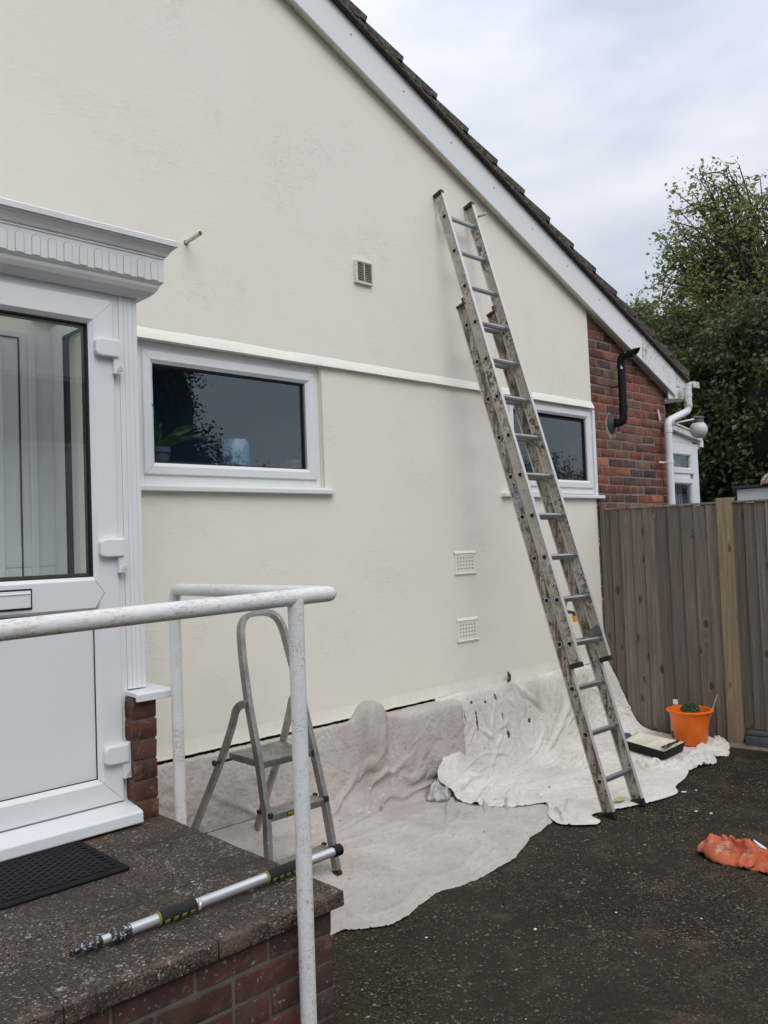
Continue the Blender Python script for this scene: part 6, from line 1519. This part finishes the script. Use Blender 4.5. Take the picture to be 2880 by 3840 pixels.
# ================================================================== BEYOND THE FENCE
# side lean-to porch
lt = thing('lean_to', 'white upvc lean-to with top-hung windows behind the fence', 'lean-to', (7.9, 4.2, 0))
Y0 = 4.0; x0, x1 = 7.37, 8.453
b = MB(); b.box(8.33, 8.45, Y0, Y0+.07, 0, 2.55); b.box(x0, 8.33, Y0, Y0+.07, 2.455, 2.53); b.add([(x0, Y0, 2.53), (8.45, Y0, 2.53), (8.45, Y0, 2.56), (x0, Y0, 2.70)], [(0, 1, 2, 3)]); b.box(x0, 8.33, Y0, Y0+.07, 0, 1.3); b.box(x0, 8.27, Y0+.003, Y0+.06, 2.16, 2.215); b.obj('frame', upvc, lt, bevel=.004)
for (za, zb_) in ((2.215, 2.455), (1.5, 2.16)):
    b = MB(); b.frame(7.60, 8.325, za, zb_, [(0, .01), (0, -.012), (.045, -.012), (.058, .002), (.058, .03)], Y0, .001); wf = b.obj('window', upvc, lt)
    b = MB(); b.add([(7.65, Y0+.02, za+.05), (8.27, Y0+.02, za+.05), (8.27, Y0+.02, zb_-.05), (7.65, Y0+.02, zb_-.05)], [(0, 1, 2, 3)]); b.obj('pane', glass, wf)
b = MB(); b.box(x0, 7.60, Y0, Y0+.06, 1.3, 2.455); b.obj('infill', upvc, lt)
b = MB(); b.prism([(x0-.02, 2.76), (8.47, 2.605), (8.47, 2.555), (x0-.02, 2.70)], 'y', Y0-.05, Y0+3); b.prism([(x0-.02, 2.785), (8.48, 2.627), (8.48, 2.608), (x0-.02, 2.762)], 'y', Y0-.06, Y0+3); b.obj('roof', upvc_grime, lt, bevel=.003)
b = MB(); b.box(8.48, 8.555, Y0-.02, Y0+3, 2.50, 2.575); b.tube([(8.47, Y0+.02, 2.57), (8.475, Y0+.02, 2.48)], .02, 10); b.obj('gutter', upvc, lt, bevel=.01, seg=2)
b = MB(); b.box(7.6, 8.4, 4.5, 5.2, 1.3, 2.3); b.obj('contents', simple('dim_lean_to_contents', (.10, .12, .11), .8, 0, .5, 6), lt)
for k in range(5):
    b = MB(); P7 = []
    for z in (1.5, 1.9, 2.4):
        P7.append([(7.98+.05*k+.008*j, Y0+.08+.008*(j % 2), z) for j in range(6)])
    b.grid(P7); b.obj('blind_strip', simple('lace_curtain', (.45, .46, .45), .9) if 'lace_curtain' not in MATS else MATS['lace_curtain'], lt)
# neighbour's flat-roofed outbuilding
sh_ = thing('outbuilding', 'low outbuilding with white fascia and dark felt roof beyond the fence', 'outbuilding', (9.5, 2.5, 0))
b = MB(); b.box(9.0, 11.5, 0, 3.72, 0, 1.9); b.obj('wall', simple('grey_blockwork', (.25, .25, .24), .9), sh_)
b = MB(); b.box(8.965, 8.985, -.2, 3.83, 1.85, 2.052); b.box(8.985, 11.5, 3.81, 3.83, 1.85, 2.052); b.obj('fascia', upvc, sh_, bevel=.002)
b = MB(); b.box(8.93, 11.6, -.3, 3.87, 2.054, 2.085); b.obj('roof', felt_m, sh_, bevel=.006, seg=2)
for y in (3.74, 3.48):
    b = MB(); b.tube([(8.965, y, 1.94), (8.960, y, 1.94)], .012, 10); b.obj('screw', tag_m, sh_)
b = MB(); b.lathe((9.05, 3.43, 2.085), [(.17, 0), (.168, .03), (.15, .075), (.115, .11), (.06, .132), (.0, .138)], 28); tag(b.obj('mosaic_dome', mosaic_m, smooth=True), 'pinkish mosaic dome ornament on the felt roof beyond the fence', 'ornament')
b = MB(); P8 = []

# trees
def branchy(b, p, d, L, r, depth, rng, tips, twist=.5):
    p = Vector(p); d = Vector(d).normalized(); pts = [p]; rs_ = [r]; n = 4
    for k in range(n):
        d = (d+Vector((rng.uniform(-1, 1), rng.uniform(-1, 1), rng.uniform(-.5, 1)))*.16*twist).normalized(); p = p+d*L/n; pts.append(p); rs_.append(r*(1-.45*(k+1)/n))
    b.tube(pts, rs_, 5 if depth < 3 else 7, caps=False)
    if depth <= 1: tips += [(q, d) for q in pts[1:]]
    if depth == 0: return
    for k in range(rng.choice((3, 4)) if depth > 1 else 4):
        s = pts[rng.randint(1, n)]; a = Vector((rng.uniform(-1, 1), rng.uniform(-1, 1), rng.uniform(-.3, .8))).normalized()
        branchy(b, s, (d*.55+a*.8), L*rng.uniform(.55, .78), r*.5, depth-1, rng, tips, twist)
def leafcloud(rng, pts, n, spread, size, pend=.5, asp=.32):
    vs = []; fs = []; m_ = len(pts)
    for i in range(n):
        c0, d0 = pts[rng.randrange(m_)]; p = c0+Vector((rng.gauss(0, 1), rng.gauss(0, 1), rng.gauss(0, 1)))*spread
        a = Vector((rng.gauss(0, 1), rng.gauss(0, 1), rng.gauss(0, .6)-pend)).normalized(); s = a.cross(Vector((rng.gauss(0, 1), rng.gauss(0, 1), rng.gauss(0, 1)))).normalized()
        L = size*rng.uniform(.6, 1.3); w = L*asp; k = len(vs); fold = a.cross(s)*w*.35
        vs += [p, p+a*L*.45+s*w+fold, p+a*L, p+a*L*.45-s*w+fold]; fs += [(k, k+1, k+2), (k, k+2, k+3)]
    b = MB(); b.v = [tuple(v) for v in vs]; b.f = fs; b.mi = [0]*len(fs); return b
def mkleaf(b, name, mat, parent):
    me = bpy.data.meshes.new(name); me.from_pydata(b.v, [], b.f); me.materials.append(mat); return link(name, me, parent)
def tree(label, base, trunk, crown, height, rng, n, size, mat, cat='tree', depth=4, spread=.10, tr_=.16, extra=None, lim=None):
    t_ = thing('tree', label, cat, base, 'trees beyond the fence'); b = MB(); tips = []
    bp = Vector(base); tp = Vector(trunk); b.tube([bp, bp.lerp(tp, .5)+Vector((.1, .05, 0)), tp], [tr_, tr_*.8, tr_*.6], 10)
    for k in range(7):
        a = 6.283*k/7+rng.uniform(-.4, .4); d = Vector((math.cos(a)*.9, math.sin(a)*.9, rng.uniform(.15, 1.3)))
        branchy(b, tp+Vector((0, 0, rng.uniform(-.5, .2))), d, crown*rng.uniform(.42, .55), tr_*.42, depth-1, rng, tips)
    b.obj('trunk', bark_m, t_, smooth=True)
    if lim: tips = [q for q in tips if lim(q[0])]
    lb = leafcloud(rng, tips, n, spread, size); mkleaf(lb, 'crown', mat, t_)
    return t_
def at(xd, yd, dist):       # a point seen along a bearing; used once to survey the far trees
    px, py = xd*2880/1659, yd*2880/1659
    v = R*((px-1440)/3124.1)-U*((py-1920)/3124.1)+fw; h = math.hypot(v.x, v.y); return Vector((0, 0, 1.6))+v*(dist/h)
def tree2(label, base, hub, ells, nb, lpb, rng, size, mat, r0_=.16, spread=.075):
    t_ = thing('tree', label, 'tree', base, 'trees beyond the fence'); b = MB(); bp, hp = Vector(base), Vector(hub)
    b.tube([bp, bp.lerp(hp, .5)+Vector((.1, .05, 0)), hp], [r0_, r0_*.8, r0_*.6], 10)
    pts = []; limbs = []
    for (c_, rh, rv, w) in ells:
        for k in range(max(1, int(5*w))):
            d = Vector((rng.gauss(0, 1), rng.gauss(0, 1), rng.gauss(0, 1))).normalized(); e = c_+Vector((d.x*rh, d.y*rh, d.z*rv))*.45
            p = catmull([hp, hp.lerp(e, .5)+Vector((rng.uniform(-.2, .2), rng.uniform(-.2, .2), rng.uniform(-.25, .1))), e], 8); limbs.append((p, c_, rh, rv)); b.tube(p, [r0_*.34*(1-.75*i/7) for i in range(8)], 6, caps=False)
    tw = sum(e[3] for e in ells)
    for (c_, rh, rv, w) in ells:
        own = [l for l in limbs if l[1] is c_]
        for k in range(int(nb*w/tw)):
            q = rng.random()**.35; d = Vector((rng.gauss(0, 1), rng.gauss(0, 1), rng.gauss(0, 1))).normalized(); e = c_+Vector((d.x*rh, d.y*rh, d.z*rv))*q*rng.uniform(.85, 1.12)
            l = rng.choice(own)[0]; st = l[rng.randint(3, 7)]; m_ = st.lerp(e, .5)+Vector((rng.uniform(-.15, .15), rng.uniform(-.15, .15), rng.uniform(-.05, .2)))
            p = catmull([st, m_, e, e+(e-m_).normalized()*.12+Vector((0, 0, rng.uniform(-.08, .08)))], 9); b.tube(p, [.016*(1-.85*i/8)+.0015 for i in range(9)], 4, caps=False)
            for i in (3, 4, 5, 6, 7, 8):
                if rng.random() < .75: pts.append((p[i], d))
                if rng.random() < .7:
                    dd = Vector((rng.gauss(0, 1), rng.gauss(0, 1), rng.gauss(0, .7))).normalized()*rng.uniform(.12, .30); z_ = p[i]+dd
                    b.tube([p[i], p[i]+dd*.5+Vector((0, 0, .02)), z_], [.005, .004, .002], 3, caps=False); pts += [(z_, d), (z_, d), (p[i]+dd*.6, d)]
    b.obj('trunk', bark_m, t_, smooth=True)
    mkleaf(leafcloud(rng, pts, nb*lpb, spread, size, .35, .27), 'crown', mat, t_); return t_
def V3(x, y, d): return at(x, y, d)
h1 = V3(1700, 800, 14.8)
tree2('tall open-crowned ash tree at the right edge with thin twigs reaching left', (h1.x, h1.y, 0), h1, [(V3(1590, 600, 14.5), 1.15, 1.25, 1.2), (V3(1700, 540, 15), 1.5, 1.45, 1.3), (V3(1640, 700, 14.2), 1.3, .9, .8), (V3(1500, 590, 14.6), .72, 1.0, .7), (V3(1560, 455, 14.8), .85, .75, .6)], 430, 27, random.Random(21), .082, leaf_mid, spread=.06)
h3 = V3(1440, 900, 16.5)
tree2('bright green young tree showing just above the roof end', (h3.x, h3.y, 0), h3, [(V3(1415, 740, 16.2), .70, .62, 1), (V3(1480, 760, 16), .8, .75, 1), (V3(1370, 700, 16.4), .30, .35, .3)], 260, 70, random.Random(5), .072, leaf_light, .08)
def mass(label, blobs, n, size, mat, seed, name='hedge', cat='hedge'):
    rng = random.Random(seed); b = MB(); pts = []
    for (c_, rx, ry, rz) in blobs:
        c_ = Vector(c_); rows = []
        for i in range(15):
            el = -1.5+3.0*i/14; rows.append([])
            for k in range(25):
                az = 6.283*k/24; d = Vector((math.cos(el)*math.cos(az), math.cos(el)*math.sin(az), math.sin(el))); f_ = .80*(1+.22*fbm(d.x*2+c_.x, d.y*2, d.z*2, 3)); rows[-1].append(c_+Vector((d.x*rx, d.y*ry, d.z*rz))*f_)
        b.grid(rows); m_ = int(420*rx*rz)
        for k in range(m_):
            z_ = rng.uniform(-1, 1); az = rng.uniform(0, 6.283); q = math.sqrt(1-z_*z_); d = Vector((q*math.cos(az), q*math.sin(az), z_)); f_ = (1+.22*fbm(d.x*2+c_.x, d.y*2, d.z*2, 3))*rng.uniform(.82, 1.10); q_ = c_+Vector((d.x*rx, d.y*ry, d.z*rz))*f_
            if fbm(q_.x*2.1, q_.y*2.1, q_.z*2.6, 3) < -.08 and rng.random() < .85: continue
            pts.append((c_+Vector((d.x*rx, d.y*ry, d.z*rz))*f_, d))
    t_ = thing(name, label, cat, (blobs[0][0][0], blobs[0][0][1], 0)); b.obj('core', simple('foliage_shade_core_%d' % seed, (.008, .014, .006), 1.0), t_)  # added black-green blob paints the deep shade inside the foliage
    mkleaf(leafcloud(rng, pts, n, .09, size, .7, .34), 'foliage', mat, t_); return t_
def B_(xd, yd, dist, rx, ry, rz): return (at(xd, yd, dist), rx, ry, rz)
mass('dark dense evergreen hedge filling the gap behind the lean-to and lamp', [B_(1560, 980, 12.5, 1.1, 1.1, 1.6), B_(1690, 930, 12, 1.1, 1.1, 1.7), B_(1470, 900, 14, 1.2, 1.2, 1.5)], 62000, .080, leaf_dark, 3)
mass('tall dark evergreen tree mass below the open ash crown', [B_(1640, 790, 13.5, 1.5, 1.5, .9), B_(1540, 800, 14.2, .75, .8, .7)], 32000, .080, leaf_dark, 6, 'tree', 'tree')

# ================================================================== ACROSS THE DRIVE (seen mirrored in the glass)
nb = thing('neighbour_house', 'white clad neighbouring house across the drive, mirrored in the porch glass', 'house', (3, -8, 0))
b = MB(); b.box(-4, 7.8, -14, -8, 0, 5.6); b.prism([(-4.0, 5.6), (7.8, 5.6), (1.9, 8.2)], 'y', -14, -8.0); b.obj('wall', neigh_m, nb)
for k in range(40):
    b = MB(); b.box(-4, 7.8, -7.995, -7.985, .3+k*.13, .3+k*.13+.118); b.obj('cladding_board', neigh_m, nb, bevel=.004)
for x in (1.2, 4.9):
    b = MB(); b.frame(x, x+1.5, 3.5, 4.7, [(0, .03), (0, -.03), (.07, -.03), (.07, .02)], -7.98+.0, 0)
    for i, v in enumerate(b.v): b.v[i] = (v[0], -7.96-(v[1]+7.98)*-1-.02, v[2])
    w_ = b.obj('window', upvc, nb); b = MB(); b.box(x+.06, x+1.44, -7.984, -7.978, 3.56, 4.64); b.obj('pane', simple('dark_pane', (.05, .055, .06), .1) if 'dark_pane' not in MATS else MATS['dark_pane'], w_)
b = MB(); b.prism([(-4.6, 5.4), (1.9, 8.25), (8.4, 5.4), (8.4, 5.55), (1.9, 8.4), (-4.6, 5.55)], 'y', -14.2, -7.8); b.obj('roof', neigh_roof, nb)
mass('leafy shrub across the drive, mirrored in the right window', [((20.5, -8.6, 1.6), 2.0, 1.4, 1.8), ((23.3, -8.6, 1.9), 1.6, 1.4, 2.3), ((18.2, -9, 1.5), 1.6, 1.4, 2.1)], 26000, .10, leaf_mid, 14, 'shrub', 'shrub')
mass('dark conifer hedge across the drive, mirrored in the left window', [((8.75, -8.0, 3.4), .62, 1.0, 3.6), ((9.6, -8.2, 1.8), 1.0, 1.2, 2.4), ((11.0, -8.2, 1.1), 1.1, 1.2, 2.2)], 40000, .075, leaf_dark, 15)
